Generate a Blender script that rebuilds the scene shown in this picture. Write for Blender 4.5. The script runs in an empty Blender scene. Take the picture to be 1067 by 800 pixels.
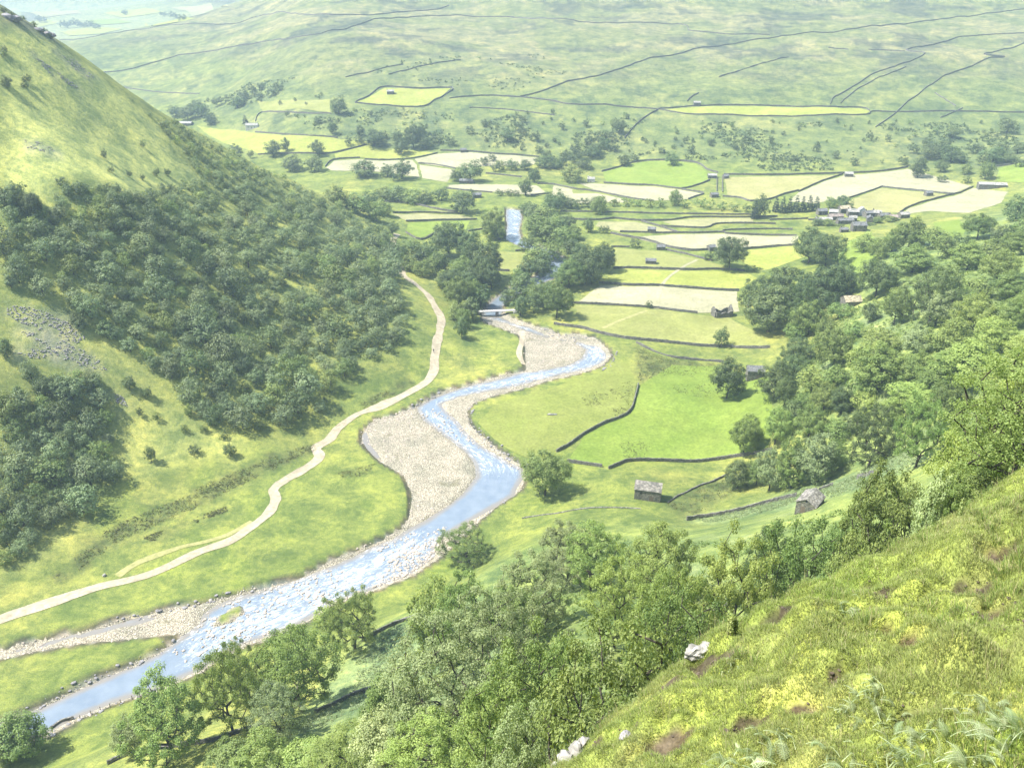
import bpy, math, random
import numpy as np
from mathutils import Vector, Matrix
from mathutils.geometry import delaunay_2d_cdt

scene = bpy.context.scene
COL = scene.collection
R = math.radians
rng = np.random.default_rng(7)
random.seed(7)

# ------------------------------------------------------------------ camera model (reference frame 1067 x 800)
FPX, CX, CY, HC = 900.0, 533.5, 400.0, 150.0
PITCH = math.atan(440.0 / 900.0)
CP, SP = math.cos(PITCH), math.sin(PITCH)

def uv(x, y):
    return (np.asarray(x, float) - CX) / FPX, (CY - np.asarray(y, float)) / FPX

def ray_at(x, y, zc):
    u, v = uv(x, y)
    return u * zc, (CP + v * SP) * zc, HC + (-SP + v * CP) * zc

def project(X, Y, Z):
    X = np.asarray(X, float); Y = np.asarray(Y, float); d = np.asarray(Z, float) - HC
    zc = Y * CP - d * SP
    v = (Y * SP + d * CP) / zc
    return CX + FPX * X / zc, CY - FPX * v, zc

# ------------------------------------------------------------------ noise
def _hash(ix, iy, seed):
    h = (ix.astype(np.int64) * 374761393 + iy.astype(np.int64) * 668265263 + seed * 1442695041) & 0xFFFFFFFF
    h = ((h ^ (h >> 13)) * 1274126177) & 0xFFFFFFFF
    return ((h ^ (h >> 16)) & 0xFFFF) / 65535.0

def vnoise(x, y, seed=0):
    x = np.asarray(x, float); y = np.asarray(y, float)
    ix = np.floor(x); iy = np.floor(y)
    fx = x - ix; fy = y - iy
    fx = fx * fx * fx * (fx * (fx * 6 - 15) + 10); fy = fy * fy * fy * (fy * (fy * 6 - 15) + 10)
    a = _hash(ix, iy, seed); b = _hash(ix + 1, iy, seed); c = _hash(ix, iy + 1, seed); d = _hash(ix + 1, iy + 1, seed)
    return (a + (b - a) * fx) * (1 - fy) + (c + (d - c) * fx) * fy - 0.5

def fbm(x, y, scale, octv=4, seed=0, gain=0.5):
    s = np.zeros(np.broadcast(x, y).shape); a = 1.0; n = 0.0
    x = np.asarray(x, float) / scale; y = np.asarray(y, float) / scale
    for o in range(octv):
        s = s + a * vnoise(x + 17.3 * o, y - 9.1 * o, seed + o); n += a
        c, k = 0.8, 0.6
        x, y = (x * c - y * k) * 2.03, (x * k + y * c) * 2.03
        a *= gain
    return s / n * 2.0          # about -1..1

def sstep(a, b, x):
    t = np.clip((np.asarray(x, float) - a) / (b - a), 0, 1)
    return t * t * (3 - 2 * t)

def poly_sd(X, Y, P):
    """signed distance to polygon P (negative inside)"""
    P = np.asarray(P, float); n = len(P)
    d = np.full(X.shape, 1e18); ins = np.zeros(X.shape, bool)
    for i in range(n):
        ax, ay = P[i]; bx, by = P[(i + 1) % n]
        ex, ey = bx - ax, by - ay; L = ex * ex + ey * ey + 1e-12
        t = np.clip(((X - ax) * ex + (Y - ay) * ey) / L, 0, 1)
        d = np.minimum(d, (X - ax - t * ex) ** 2 + (Y - ay - t * ey) ** 2)
        c = ((ay > Y) != (by > Y)) & (X < (bx - ax) * (Y - ay) / (by - ay + 1e-12) + ax)
        ins ^= c
    d = np.sqrt(d)
    return np.where(ins, -d, d)

def poly_sd_near(X, Y, P, margin):
    P = np.asarray(P, float)
    out = np.full(X.shape, margin + 1.0)
    m = (X > P[:, 0].min() - margin) & (X < P[:, 0].max() + margin) & (Y > P[:, 1].min() - margin) & (Y < P[:, 1].max() + margin)
    if m.any():
        out[m] = poly_sd(X[m], Y[m], P)
    return out

def pts(s):
    return [tuple(float(q) for q in p.split(',')) for p in s.split()]

# ------------------------------------------------------------------ terrain control points: image point + distance, or image point + height
ctrl = []
def cz(x, y, zc):
    ctrl.append([float(q) for q in ray_at(x, y, zc)])
def ch(x, y, h):
    zc = (HC - h) * FPX / (CP * (y + 40.0)); cz(x, y, zc)
def cw(X, Y, Z):
    ctrl.append([X, Y, Z])

# valley floor
for x, y in pts('30,745 120,715 200,690 300,620 420,560 400,500 470,500 530,490 450,430 560,400 620,370 540,345 500,325 530,300 535,240 '
                '620,430 560,470 720,420 650,340 720,340 700,300 740,280 620,260 680,240 760,240 560,270 450,240 480,210 600,220 700,215 '
                '560,195 450,185 640,200 760,205 840,215 380,180 300,165 400,165 520,170 640,168 720,175 820,190 900,200 780,400 640,480 '
                '230,640 60,680 0,700 0,640 130,620 250,560 330,520 400,440 480,380 300,590 780,330 800,270 760,450'):
    ch(x, y, 0.0)
for x, y, h in [(990, 205, 2), (1040, 210, 4), (1067, 195, 8), (850, 235, 1), (900, 235, 3), (940, 225, 4), (250, 150, 0), (230, 135, 0)]:
    ch(x, y, h)
# left hill: foot, flank and spur ridge
for x, y, h in [(0, 610, 2), (120, 545, 2), (250, 482, 2), (340, 440, 2.5), (400, 400, 3), (425, 355, 6), (440, 300, 5), (415, 245, 4)]:
    ch(x, y, h)
for x, y, z in [(0, 300, 289), (0, 200, 313), (0, 100, 342), (0, 10, 372), (57, 42, 420), (105, 78, 446), (150, 112, 470), (210, 140, 490), (260, 170, 508),
                (330, 200, 520), (398, 236, 520), (100, 200, 335), (100, 140, 372), (200, 200, 398), (300, 250, 410), (330, 330, 360), (380, 270, 446), (250, 400, 310),
                (150, 450, 285), (60, 480, 265), (0, 480, 256), (100, 350, 296), (0, 400, 271), (200, 350, 317), (200, 280, 345), (300, 370, 338), (50, 100, 362)]:
    cz(x, y, z)
for p in [(-300, 300, 122), (-300, 400, 158), (-400, 300, 185), (-250, 150, 40), (-200, 90, 3), (-300, 480, 128), (-250, 560, 60), (-180, 590, 10), (-120, 590, 1),
          (-250, 640, 8), (-350, 620, 30), (-420, 500, 170), (-330, 720, 4), (-450, 720, 20), (-600, 300, 230), (-600, 600, 120), (-160, 20, 5)]:
    cw(*p)
# far hill and what lies behind it
for x in (330, 430, 530, 640, 760, 880, 1000, 1090, 1250):
    k = (x - 330) / 700.0
    cz(x, 140, 764); cz(x, 110, 822); cz(x, 80, 893); cz(x, 50, 980); cz(x, 25, 1075 + 40 * (1 - k)); cz(x, 0, 1190 + 60 * (1 - k))
for x, y, z in [(250, 110, 905), (200, 108, 960), (250, 80, 1010), (180, 80, 1090), (120, 72, 1160), (250, 50, 1120), (170, 50, 1210), (75, 47, 1300), (250, 22, 1330),
                (150, 33, 1330), (60, 44, 1340), (0, 45, 1400)]:
    cz(x, y, z)
for x, y, z in [(50, 36, 2000), (150, 27, 2050), (-50, 40, 2000), (270, 10, 2000), (120, 8, 2600), (0, 15, 2500), (-100, 20, 2500), (250, -10, 2500), (0, -20, 3000), (150, -25, 3000)]:
    cz(x, y, z)
for p in [(-200, 1500, 150), (200, 1500, 190), (700, 1500, 230), (200, 2000, 300), (900, 2200, 330), (-300, 2300, 215), (-1500, 3600, 420), (-600, 3700, 420), (300, 3400, 430),
          (1500, 3000, 420), (1500, 1500, 260), (1100, 900, 120), (-1900, 2400, 300), (-1400, 1300, 160), (2500, 3000, 450), (-3000, 3500, 480), (1500, 600, 200)]:
    cw(*p)
# right hill side
for x, y, z in [(842, 523, 220), (720, 545, 244), (930, 480, 230), (675, 509, 268), (800, 470, 286), (850, 500, 246), (980, 430, 243), (1067, 400, 225), (1067, 350, 268),
                (1067, 300, 322), (1067, 255, 400), (1067, 228, 455), (1000, 400, 243), (1000, 350, 287), (1000, 300, 342), (1000, 260, 412), (900, 400, 278), (900, 350, 330),
                (900, 300, 396), (900, 260, 468), (840, 430, 284), (840, 380, 330), (840, 300, 434), (840, 345, 372), (785, 389, 350), (960, 240, 510)]:
    cz(x, y, z)
for p in [(240, 200, 88), (300, 350, 66), (300, 100, 150), (420, 480, 62), (420, 300, 130), (500, 650, 50), (700, 700, 50), (150, 90, 88), (600, 200, 250)]:
    cw(*p)
# near slope below the viewpoint
for x, y, z in [(150, 770, 166), (330, 740, 164), (460, 680, 170), (100, 742, 184), (400, 660, 192), (470, 600, 216), (560, 560, 232), (600, 532, 253), (300, 800, 134),
                (480, 755, 108), (560, 700, 108), (700, 610, 155), (780, 570, 165), (640, 580, 200), (560, 620, 172), (420, 730, 138), (0, 800, 166), (400, 800, 104),
                (880, 540, 178), (230, 770, 150), (60, 790, 163), (520, 570, 228), (1060, 492, 66), (950, 525, 140), (800, 545, 200), (680, 545, 240), (640, 552, 234), (560, 660, 140), (640, 640, 138), (1020, 440, 190)]:
    cz(x, y, z)
for p in [(0, 42, 87), (0, 0, 92), (20, 0, 108), (20, 20, 102), (0, 20, 95), (40, 20, 120), (45, 0, 134), (-30, 30, 72), (-30, 0, 70), (-80, 60, 25), (-80, 0, 30), (100, 30, 112), (65, 90, 73), (30, 75, 73), (20, 50, 92)]:
    cw(*p)

ctrl = np.array(ctrl)
_S = 100.0
def _tps_k(d2):
    return 0.5 * d2 * np.log(d2 + 1e-9)
def fit_tps(P, lam=2e-3):
    A = P[:, :2] / _S; n = len(A)
    K = _tps_k(((A[:, None, :] - A[None]) ** 2).sum(-1)) + lam * np.eye(n)
    Q = np.c_[np.ones(n), A]
    M = np.block([[K, Q], [Q.T, np.zeros((3, 3))]])
    return A, np.linalg.solve(M, np.r_[P[:, 2], 0, 0, 0])
TA, TW = fit_tps(ctrl)
def tps(X, Y):
    x = X.ravel() / _S; y = Y.ravel() / _S
    out = TW[-3] + TW[-2] * x + TW[-1] * y
    for i in range(len(TA)):
        out += TW[i] * _tps_k((x - TA[i, 0]) ** 2 + (y - TA[i, 1]) ** 2)
    return out.reshape(X.shape)

# ------------------------------------------------------------------ river outlines (image points on the water / gravel level)
WL = -1.05
def on_plane(P, h):
    out = []
    for x, y in P:
        zc = (HC - h) * FPX / (CP * (y + 40.0)); X, Y, _ = ray_at(x, y, zc); out.append((float(X), float(Y)))
    return out
left_bank = pts('502,331 524,336 544,344 559,349 571,352.6 598,357 610,364.4 606,373 595,379.6 581,382 561,386 542,388 514,396 486,402 461,410 448,415 433,425 440.6,438 461,453 '
                '481,468 494,483.5 496,496 481,514 463,528 443,542 423,552 408,562 387,569.5 367,580 342,590 317,600 270,615 243,623 225,630 210,640 207,650 187,664.5 162,681 142,691 '
                '101,709 76,720 38,738 0,754 -60,778')
right_bank = pts('522,330 536,337 552.6,340.7 564,346 574.5,351 588,354 608,357.6 623.4,361 632,367.7 632,374.5 625,379.6 611.6,384.6 588,389.7 561,396.4 530.6,404 505,408 480,414 460,421 466,428 '
                 '478.6,440.5 486,450.6 501,463 516.5,473 534,483.5 545,488 547,496 540,508 536,517 506,534 489,544 458,562 453,580 428,600 387.5,615 349.5,628 322,645.5 281,663 255,672 '
                 '228,684 210,698.7 162,719 121,731.6 83.5,747 56,762 25,774 0,786 -60,812')
river_poly = on_plane(left_bank + right_bank[::-1], WL)
pool_poly = on_plane(pts('381,446 376,455 379,466 388,476 399,482 396,474 386,463 384,452'), WL)
side_poly = on_plane(pts('170,637 126,646 76,660 25,673 -5,681 -5,684 40,676 90,664 140,652 172,641'), WL)
far_river_poly = on_plane(pts('526,218 544,219 545,230 542,240 545,250 560,256 580,261 596,275 580,290 545,305 526,318 524,329 503,331 500,326 512,312 535,298 560,285 572,272 556,264 538,256 526,250 527,235'), WL)
grav_poly = on_plane(pts('500,329 503,336 540,350 545,362 546,385 514,392 480,402 459,407 430,423 412,431 390,437 376,449 374,461 388,476 402,486 418,496 426,514 426,537 415,550 392,563 342,583 311,600 268,611 215,625 '
                         '177,633 126,643 76,657 25,668 -40,684 -40,697 0,689 51,678 101,671 152,665 184,662 165,676 140,688 100,705 72,717 34,736 -40,766 -60,815 0,789 30,776 60,764 90,748 '
                         '125,733 165,721 212,701 232,685 285,665 325,647 352,630 390,617 431,602 460,582 500,545 520,527 545,510 551,495 546,484 534,477 520,467 505,455 491,441 489,428 '
                         '494,421 512,414 536,408 575,397 600,391 627,383 639,372 636,364 622,352 600,347 585,349 572,342 560,340 548,336 536,331 527,326'), -0.5)
island_poly = on_plane(pts('223,648 232,640 240,635 250.5,631.6 252,636 243,643 233,647.5'), -0.5)

# ------------------------------------------------------------------ the height function on a polar sheet
TH = np.radians(np.r_[np.arange(-180, -44, 2.0), np.linspace(-44, 44, 1030), np.arange(46, 181, 2.0)])
NT, NR = len(TH), 960
R0 = .4
RR = np.exp(np.linspace(math.log(R0), math.log(4600.0), NR))
GX = (RR[:, None] * np.sin(TH)[None]); GY = (RR[:, None] * np.cos(TH)[None])

def crest_s(X, Y):
    s = (X - .7) * -.397 + (Y - 14.3) * .918
    t = (X - .7) * .918 + (Y - 14.3) * .397
    return s - 1.6 * np.clip(1 - ((t - 7.5) / 8.0) ** 2, -.6, 1) - .02 * np.maximum(t - 9.5, 0), t

def knoll_xy(x, y):
    u, v = uv(x, y); Yc = CP + v * SP; dr = SP - v * CP
    zc = 11.0 / (dr + .55 * u - .45 * Yc); return float(u * zc), float(Yc * zc), float(zc)
SCARS = []     # bare hollows on the near grass: image point and width in image points
for _x, _y, _w, _d in [(733, 690, 26, .30), (752, 683, 16, .22), (650, 763, 13, .26), (617, 762, 12, .22), (598, 772, 10, .2), (1018, 604, 22, .28), (1040, 632, 20, .16), (922, 662, 9, .3), (976, 683, 12, .3),
                       (944, 678, 10, .22), (806, 646, 14, .3), (824, 634, 12, .2), (690, 716, 24, .16), (672, 728, 16, .2), (920, 622, 9, .2), (700, 775, 22, .26), (1000, 690, 12, .14), (858, 655, 14, .15), (1060, 660, 14, .25),
                       (868, 715, 10, .16), (945, 750, 12, .26), (1052, 575, 16, .2), (906, 600, 12, .2), (780, 760, 16, .2), (840, 745, 14, .18)]:
    _X, _Y, _z = knoll_xy(_x, _y); SCARS.append((_X, _Y, _w * _z / FPX * .95, _d * 2.2))

def height(X, Y):
    b = tps(X, Y)
    sdc = np.minimum(poly_sd_near(X, Y, grav_poly, 60), poly_sd_near(X, Y, river_poly, 60))
    sdc = np.minimum(sdc, poly_sd_near(X, Y, far_river_poly, 60))
    fl = sstep(2, 30, sdc)
    hill = sstep(5, 40, b)
    far = sstep(700, 1100, np.hypot(X, Y))
    n = fbm(X, Y, 60, 3, 3) * (.35 + 2.6 * hill) + fbm(X, Y, 13, 4, 11) * (.12 + .7 * hill) + far * hill * (fbm(X, Y, 220, 4, 5) * 9 + fbm(X, Y, 45, 3, 15) * 2.0)
    b = np.where(b < 30, b * fl, b) + n * np.maximum(fl, .15)
    # channel: cut bank down to gravel, then to the bed
    gs = poly_sd_near(X, Y, grav_poly, 8); ws = poly_sd_near(X, Y, river_poly, 8)
    for q in (pool_poly, side_poly, far_river_poly):
        ws = np.minimum(ws, poly_sd_near(X, Y, q, 8))
    isl = poly_sd_near(X, Y, island_poly, 8)
    g = np.clip(np.minimum(gs, ws), -8, 8)
    cut = sstep(.55, -.75, g + .9 * fbm(X, Y, 6, 2, 21))
    cut *= sstep(-.5, 1.2, isl)
    w = sstep(1.2, -2.2, ws) * sstep(-.5, 1.0, isl)
    bed = -.72 + .22 * fbm(X, Y, 9, 3, 31) - .95 * w
    b = b * (1 - cut) + bed * cut
    # the knoll that carries the viewpoint
    s, t = crest_s(X, Y)
    near = np.hypot(X, Y) < 70
    k = 139 + .55 * X - .45 * Y
    s2 = s + .35 * fbm(X, Y, 3.0, 3, 41)
    k = k - 1.7 * .9 * np.logaddexp(0, s2 / .9)
    kn = .55 * fbm(X, Y, 5.0, 3, 42) + .35 * fbm(X, Y, 1.7, 3, 43) + .85 * np.abs(fbm(X, Y, 1.35, 2, 44)) + .12 * fbm(X, Y, .45, 2, 45)
    # eroded hollows
    sc = np.zeros(X.shape)
    if near.any():
        xs, ys = X[near], Y[near]; q = np.zeros(xs.shape)
        for cx_, cy_, rr_, dd_ in SCARS:
            dx_, dy_ = xs - cx_, ys - cy_
            q = np.maximum(q, dd_ * np.exp(-((dx_ * .8 + dy_ * .3) ** 2 + (dy_ * .9 - dx_ * .2) ** 2) / (rr_ * rr_)))
        sc[near] = q
    k = k + kn - sc
    k = k + 9.3 * np.exp(-(np.hypot(X, Y) / 4.0) ** 2)
    h = np.where(k > b + 6, k, np.where(k < b - 6, b, 0))
    m = (np.abs(k - b) <= 6)
    e = 1.2
    h = np.where(m, e * np.logaddexp(k / e, b / e), h)
    # outside the view the hillside simply carries on and levels out
    out = sstep(R(50), R(68), np.abs(np.arctan2(X, Y))) * sstep(15, 60, np.hypot(X, Y))
    h = h * (1 - out) + np.minimum(h, np.where(X < 0, 45.0, 178.0) + 4 * fbm(X, Y, 70, 3, 151)) * out
    return h, b, k

GZ, GB, GK = height(GX, GY)

def _idx(X, Y):
    X = np.asarray(X, float); Y = np.asarray(Y, float)
    r = np.hypot(X, Y); th = np.arctan2(X, Y)
    fi = np.clip((np.log(np.maximum(r, R0)) - math.log(R0)) / (math.log(4600.0) - math.log(R0)) * (NR - 1), 0, NR - 1.001)
    fj = np.clip(np.interp(th, TH, np.arange(NT)), 0, NT - 1.001)
    return fi, fj
def zat(X, Y):
    fi, fj = _idx(X, Y)
    i = fi.astype(int); j = fj.astype(int); a = fi - i; b = fj - j
    return (GZ[i, j] * (1 - a) + GZ[i + 1, j] * a) * (1 - b) + (GZ[i, j + 1] * (1 - a) + GZ[i + 1, j + 1] * a) * b

def hit(x, y, zmin=0.0):
    """where the sight line through image point (x, y) meets the ground"""
    u, v = uv(x, y)
    Yc = CP + v * SP
    th = math.atan2(u, Yc); hor = math.hypot(u, Yc); dz = -SP + v * CP
    fj = min(max(float(np.interp(th, TH, np.arange(NT))), 0), NT - 1.001); j = int(fj); b = fj - j
    col = GZ[:, j] * (1 - b) + GZ[:, j + 1] * b
    zc = RR / hor
    d = HC + dz * zc - col
    ok = np.where((d < 0) & (zc > zmin))[0]
    if len(ok) == 0:
        i = NR - 2; zz = zc[i]
    else:
        i = ok[0]
        if i == 0 or d[i - 1] < 0:
            zz = zc[i]
        else:
            t = d[i - 1] / (d[i - 1] - d[i]); zz = zc[i - 1] + t * (zc[i] - zc[i - 1])
    return float(u * zz), float(Yc * zz), float(zz)
def hits(P, zmin=0.0):
    return [hit(x, y, zmin)[:2] for x, y in P]
def at_depth(x, zc):
    u, _ = uv(x, 0); X = float(u * zc); Y = zc
    for _ in range(30):
        Z = float(zat(X, Y)); Y = (zc + (Z - HC) * SP) / CP
    return X, Y

# ================================================================== object helpers
def mesh_arrays(name, V, F, mats, midx=None, smooth=False, attrs=None):
    """V (n,3); F a list of (m,k) index arrays"""
    me = bpy.data.meshes.new(name)
    V = np.asarray(V, np.float32); F = [np.asarray(f, np.int32) for f in F if len(f)]
    me.vertices.add(len(V)); me.vertices.foreach_set('co', V.ravel())
    nl = sum(f.size for f in F); npoly = sum(len(f) for f in F)
    me.loops.add(nl); me.polygons.add(npoly)
    me.loops.foreach_set('vertex_index', np.concatenate([f.ravel() for f in F]))
    tot = np.concatenate([np.full(len(f), f.shape[1], np.int32) for f in F])
    st = np.r_[0, np.cumsum(tot)[:-1]].astype(np.int32)
    me.polygons.foreach_set('loop_start', st)
    try:
        me.polygons.foreach_set('loop_total', tot)
    except Exception:
        pass
    for m in mats:
        me.materials.append(m)
    if midx is not None:
        me.polygons.foreach_set('material_index', np.asarray(midx, np.int32))
    me.polygons.foreach_set('use_smooth', np.full(npoly, smooth, bool))
    for k, a in (attrs or {}).items():
        a = np.asarray(a, np.float32)
        if a.ndim == 1:
            at = me.attributes.new(k, 'FLOAT', 'POINT'); at.data.foreach_set('value', a)
        else:
            at = me.attributes.new(k, 'FLOAT_COLOR', 'POINT')
            at.data.foreach_set('color', np.c_[a[:, :3], np.ones(len(a))].astype(np.float32).ravel())
    me.update(calc_edges=True); me.validate()
    return me

def link(name, me, parent=None, loc=None, rotz=0.0):
    o = bpy.data.objects.new(name, me); COL.objects.link(o)
    if parent: o.parent = parent
    if loc is not None: o.location = loc
    if rotz: o.rotation_euler = (0, 0, rotz)
    return o

def tag(o, label=None, cat=None, group=None, kind=None):
    if label: o['label'] = label
    if cat: o['category'] = cat
    if group: o['group'] = group
    if kind: o['kind'] = kind
    return o

def empty(name, loc, rotz=0.0):
    o = bpy.data.objects.new(name, None); COL.objects.link(o); o.empty_display_size = .3
    o.location = loc; o.rotation_euler = (0, 0, rotz)
    return o

class MB:
    """collects boxes and prisms into one mesh"""
    def __init__(s): s.v = []; s.f = []
    def add(s, V, F):
        b = len(s.v); s.v += [tuple(p) for p in V]; s.f += [tuple(i + b for i in f) for f in F]
    def box(s, x0, x1, y0, y1, z0, z1):
        s.add([(x0, y0, z0), (x1, y0, z0), (x1, y1, z0), (x0, y1, z0), (x0, y0, z1), (x1, y0, z1), (x1, y1, z1), (x0, y1, z1)],
              [(0, 3, 2, 1), (4, 5, 6, 7), (0, 1, 5, 4), (1, 2, 6, 5), (2, 3, 7, 6), (3, 0, 4, 7)])
    def tube(s, P, rad, n=5):
        P = [np.array(p, float) for p in P]; rad = rad if hasattr(rad, '__len__') else [rad] * len(P)
        V = []; F = []
        for i, p in enumerate(P):
            d = P[min(i + 1, len(P) - 1)] - P[max(i - 1, 0)]; d = d / (np.linalg.norm(d) + 1e-9)
            a = np.cross(d, (0.31, .95, .1)); a /= np.linalg.norm(a) + 1e-9; b = np.cross(d, a)
            for k in range(n):
                t = 2 * math.pi * k / n; V.append(p + rad[i] * (a * math.cos(t) + b * math.sin(t)))
        for i in range(len(P) - 1):
            for k in range(n):
                F.append((i * n + k, i * n + (k + 1) % n, (i + 1) * n + (k + 1) % n, (i + 1) * n + k))
        F.append(tuple(range(n))[::-1]); F.append(tuple((len(P) - 1) * n + k for k in range(n)))
        s.add(V, F)
    def mesh(s, name, mats):
        me = bpy.data.meshes.new(name); me.from_pydata(s.v, [], s.f)
        for m in mats: me.materials.append(m)
        me.update(); return me
    def build(s, name, mat, parent=None):
        return link(name, s.mesh(name, [mat]), parent)

# ================================================================== materials
def mat_new(name):
    m = bpy.data.materials.new(name); m.use_nodes = True
    nt = m.node_tree; nt.nodes.clear()
    out = nt.nodes.new('ShaderNodeOutputMaterial')
    return m, nt, out
def N(nt, t, **kw):
    n = nt.nodes.new(t)
    for k, v in kw.items(): setattr(n, k, v)
    return n
def L(nt, a, b): nt.links.new(a, b)
def noise(nt, scale, detail=4, rough=.55, vec=None, dist=0.0):
    n = N(nt, 'ShaderNodeTexNoise'); n.inputs['Scale'].default_value = scale; n.inputs['Detail'].default_value = detail
    n.inputs['Roughness'].default_value = rough; n.inputs['Distortion'].default_value = dist
    if vec is not None: L(nt, vec, n.inputs['Vector'])
    return n.outputs['Fac']
def ramp(nt, fac, stops):
    r = N(nt, 'ShaderNodeValToRGB'); e = r.color_ramp.elements
    while len(e) > 1: e.remove(e[-1])
    for i, (p, c) in enumerate(stops):
        c = (c, c, c) if not hasattr(c, '__len__') else c
        q = e[0] if i == 0 else e.new(p)
        q.position = p; q.color = (*c[:3], 1)
    L(nt, fac, r.inputs['Fac']); return r.outputs['Color']
def mixc(nt, f, a, b, mode='MIX'):
    m = N(nt, 'ShaderNodeMix', data_type='RGBA', blend_type=mode)
    for s, v in ((m.inputs[0], f), (m.inputs[6], a), (m.inputs[7], b)):
        if hasattr(v, 'is_output'): L(nt, v, s)
        else: s.default_value = v if not hasattr(v, '__len__') else (*v[:3], 1)
    return m.outputs[2]
def bump(nt, h, strength, dist):
    b = N(nt, 'ShaderNodeBump'); b.inputs['Strength'].default_value = strength; b.inputs['Distance'].default_value = dist
    L(nt, h, b.inputs['Height']); return b.outputs['Normal']
def pbsdf(nt, col, rough=.8, spec=.25, normal=None):
    p = N(nt, 'ShaderNodeBsdfPrincipled')
    if hasattr(col, 'is_output'): L(nt, col, p.inputs['Base Color'])
    else: p.inputs['Base Color'].default_value = (*col[:3], 1)
    if hasattr(rough, 'is_output'): L(nt, rough, p.inputs['Roughness'])
    else: p.inputs['Roughness'].default_value = rough
    p.inputs['Specular IOR Level'].default_value = spec
    if normal is not None: L(nt, normal, p.inputs['Normal'])
    return p
def wpos(nt):
    return N(nt, 'ShaderNodeNewGeometry').outputs['Position']
def opos(nt):
    return N(nt, 'ShaderNodeTexCoord').outputs['Object']

def m_simple(name, col, rough=.8, var=.25, scale=2.0, spec=.2, bmp=.0, world=False):
    m, nt, out = mat_new(name)
    p = wpos(nt) if world else opos(nt)
    n1 = noise(nt, scale, 5, .6, p); n2 = noise(nt, scale * 6, 3, .6, p)
    k = ramp(nt, n1, [(.3, 1 - var), (.7, 1 + var)]); k2 = ramp(nt, n2, [(.3, 1 - var * .6), (.7, 1 + var * .6)])
    c = mixc(nt, 1.0, mixc(nt, 1.0, col, k, 'MULTIPLY'), k2, 'MULTIPLY')
    nm = bump(nt, n2, bmp, .1) if bmp else None
    L(nt, pbsdf(nt, c, rough, spec, nm).outputs[0], out.inputs[0]); return m

def m_ground():
    m, nt, out = mat_new('grassland')
    a = N(nt, 'ShaderNodeAttribute', attribute_name='col').outputs['Color']
    p = wpos(nt)
    n0 = noise(nt, .09, 4, .6, p); n1 = noise(nt, .55, 5, .65, p); n2 = noise(nt, 3.2, 4, .65, p)
    k0 = ramp(nt, n0, [(.3, (.74, .79, .82)), (.7, (1.24, 1.18, 1.08))])
    k1 = ramp(nt, n1, [(.3, (.66, .74, .74)), (.5, (1, 1, 1)), (.72, (1.28, 1.2, 1.14))])
    n4 = noise(nt, 15.0, 3, .6, p); k2 = mixc(nt, 1.0, ramp(nt, n2, [(.3, .66), (.7, 1.32)]), ramp(nt, n4, [(.3, .72), (.7, 1.26)]), 'MULTIPLY')
    nw = noise(nt, .022, 6, .7, p, .5); k3 = ramp(nt, nw, [(.36, (.82, .87, .89)), (.5, (1, 1, 1)), (.64, (1.16, 1.12, 1.07))])
    c = mixc(nt, 1.0, mixc(nt, 1.0, mixc(nt, 1.0, mixc(nt, 1.0, a, k0, 'MULTIPLY'), k1, 'MULTIPLY'), k2, 'MULTIPLY'), k3, 'MULTIPLY')
    nx = noise(nt, .085, 6, .78, p, .4); c = mixc(nt, 1.0, c, ramp(nt, nx, [(.40, (.66, .74, .77)), (.5, (1, 1, 1)), (.60, (1.32, 1.24, 1.16))]), 'MULTIPLY')
    nm = bump(nt, n1, .55, .5)
    L(nt, pbsdf(nt, c, .9, .12, nm).outputs[0], out.inputs[0]); return m

def m_field(name, col, col2, scale=.12, stripe=0.0):
    m, nt, out = mat_new(name)
    p = wpos(nt)
    n0 = noise(nt, scale, 4, .6, p); n1 = noise(nt, 1.1, 4, .6, p)
    c = ramp(nt, n0, [(.32, col), (.68, col2)])
    n2 = noise(nt, .035, 3, .6, p, 1.0); n3 = noise(nt, .33, 4, .7, p)
    for q, lo, hi in ((n1, .80, 1.2), (n2, .86, 1.13), (n3, .84, 1.16)):
        c = mixc(nt, 1.0, c, ramp(nt, q, [(.3, (lo, lo, lo * .97)), (.7, (hi, hi * .98, hi * .95))]), 'MULTIPLY')
    L(nt, pbsdf(nt, c, .9, .1, bump(nt, n1, .3, .2)).outputs[0], out.inputs[0]); return m

def m_gravel():
    m, nt, out = mat_new('river_gravel')
    p = wpos(nt)
    v = N(nt, 'ShaderNodeTexVoronoi'); v.inputs['Scale'].default_value = 3.6; L(nt, p, v.inputs['Vector'])
    hsv = N(nt, 'ShaderNodeSeparateColor'); L(nt, v.outputs['Color'], hsv.inputs[0])
    c = ramp(nt, hsv.outputs[0], [(.0, (.235, .21, .155)), (.35, (.40, .36, .275)), (.7, (.50, .455, .35)), (1.0, (.63, .58, .46))])
    n0 = noise(nt, .12, 5, .6, p); c = mixc(nt, 1.0, c, ramp(nt, n0, [(.3, (.72, .75, .72)), (.65, (1.12, 1.08, 1.05))]), 'MULTIPLY')
    n3 = noise(nt, .16, 5, .65, p, .6); g = ramp(nt, n3, [(.58, 0.0), (.72, 1.0)])
    c = mixc(nt, g, c, (.20, .185, .095))
    c = mixc(nt, 1.0, c, ramp(nt, v.outputs['Distance'], [(.2, 1.08), (.62, .5)]), 'MULTIPLY')
    L(nt, pbsdf(nt, c, .85, .2, bump(nt, v.outputs['Distance'], .8, -.35)).outputs[0], out.inputs[0]); return m

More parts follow.
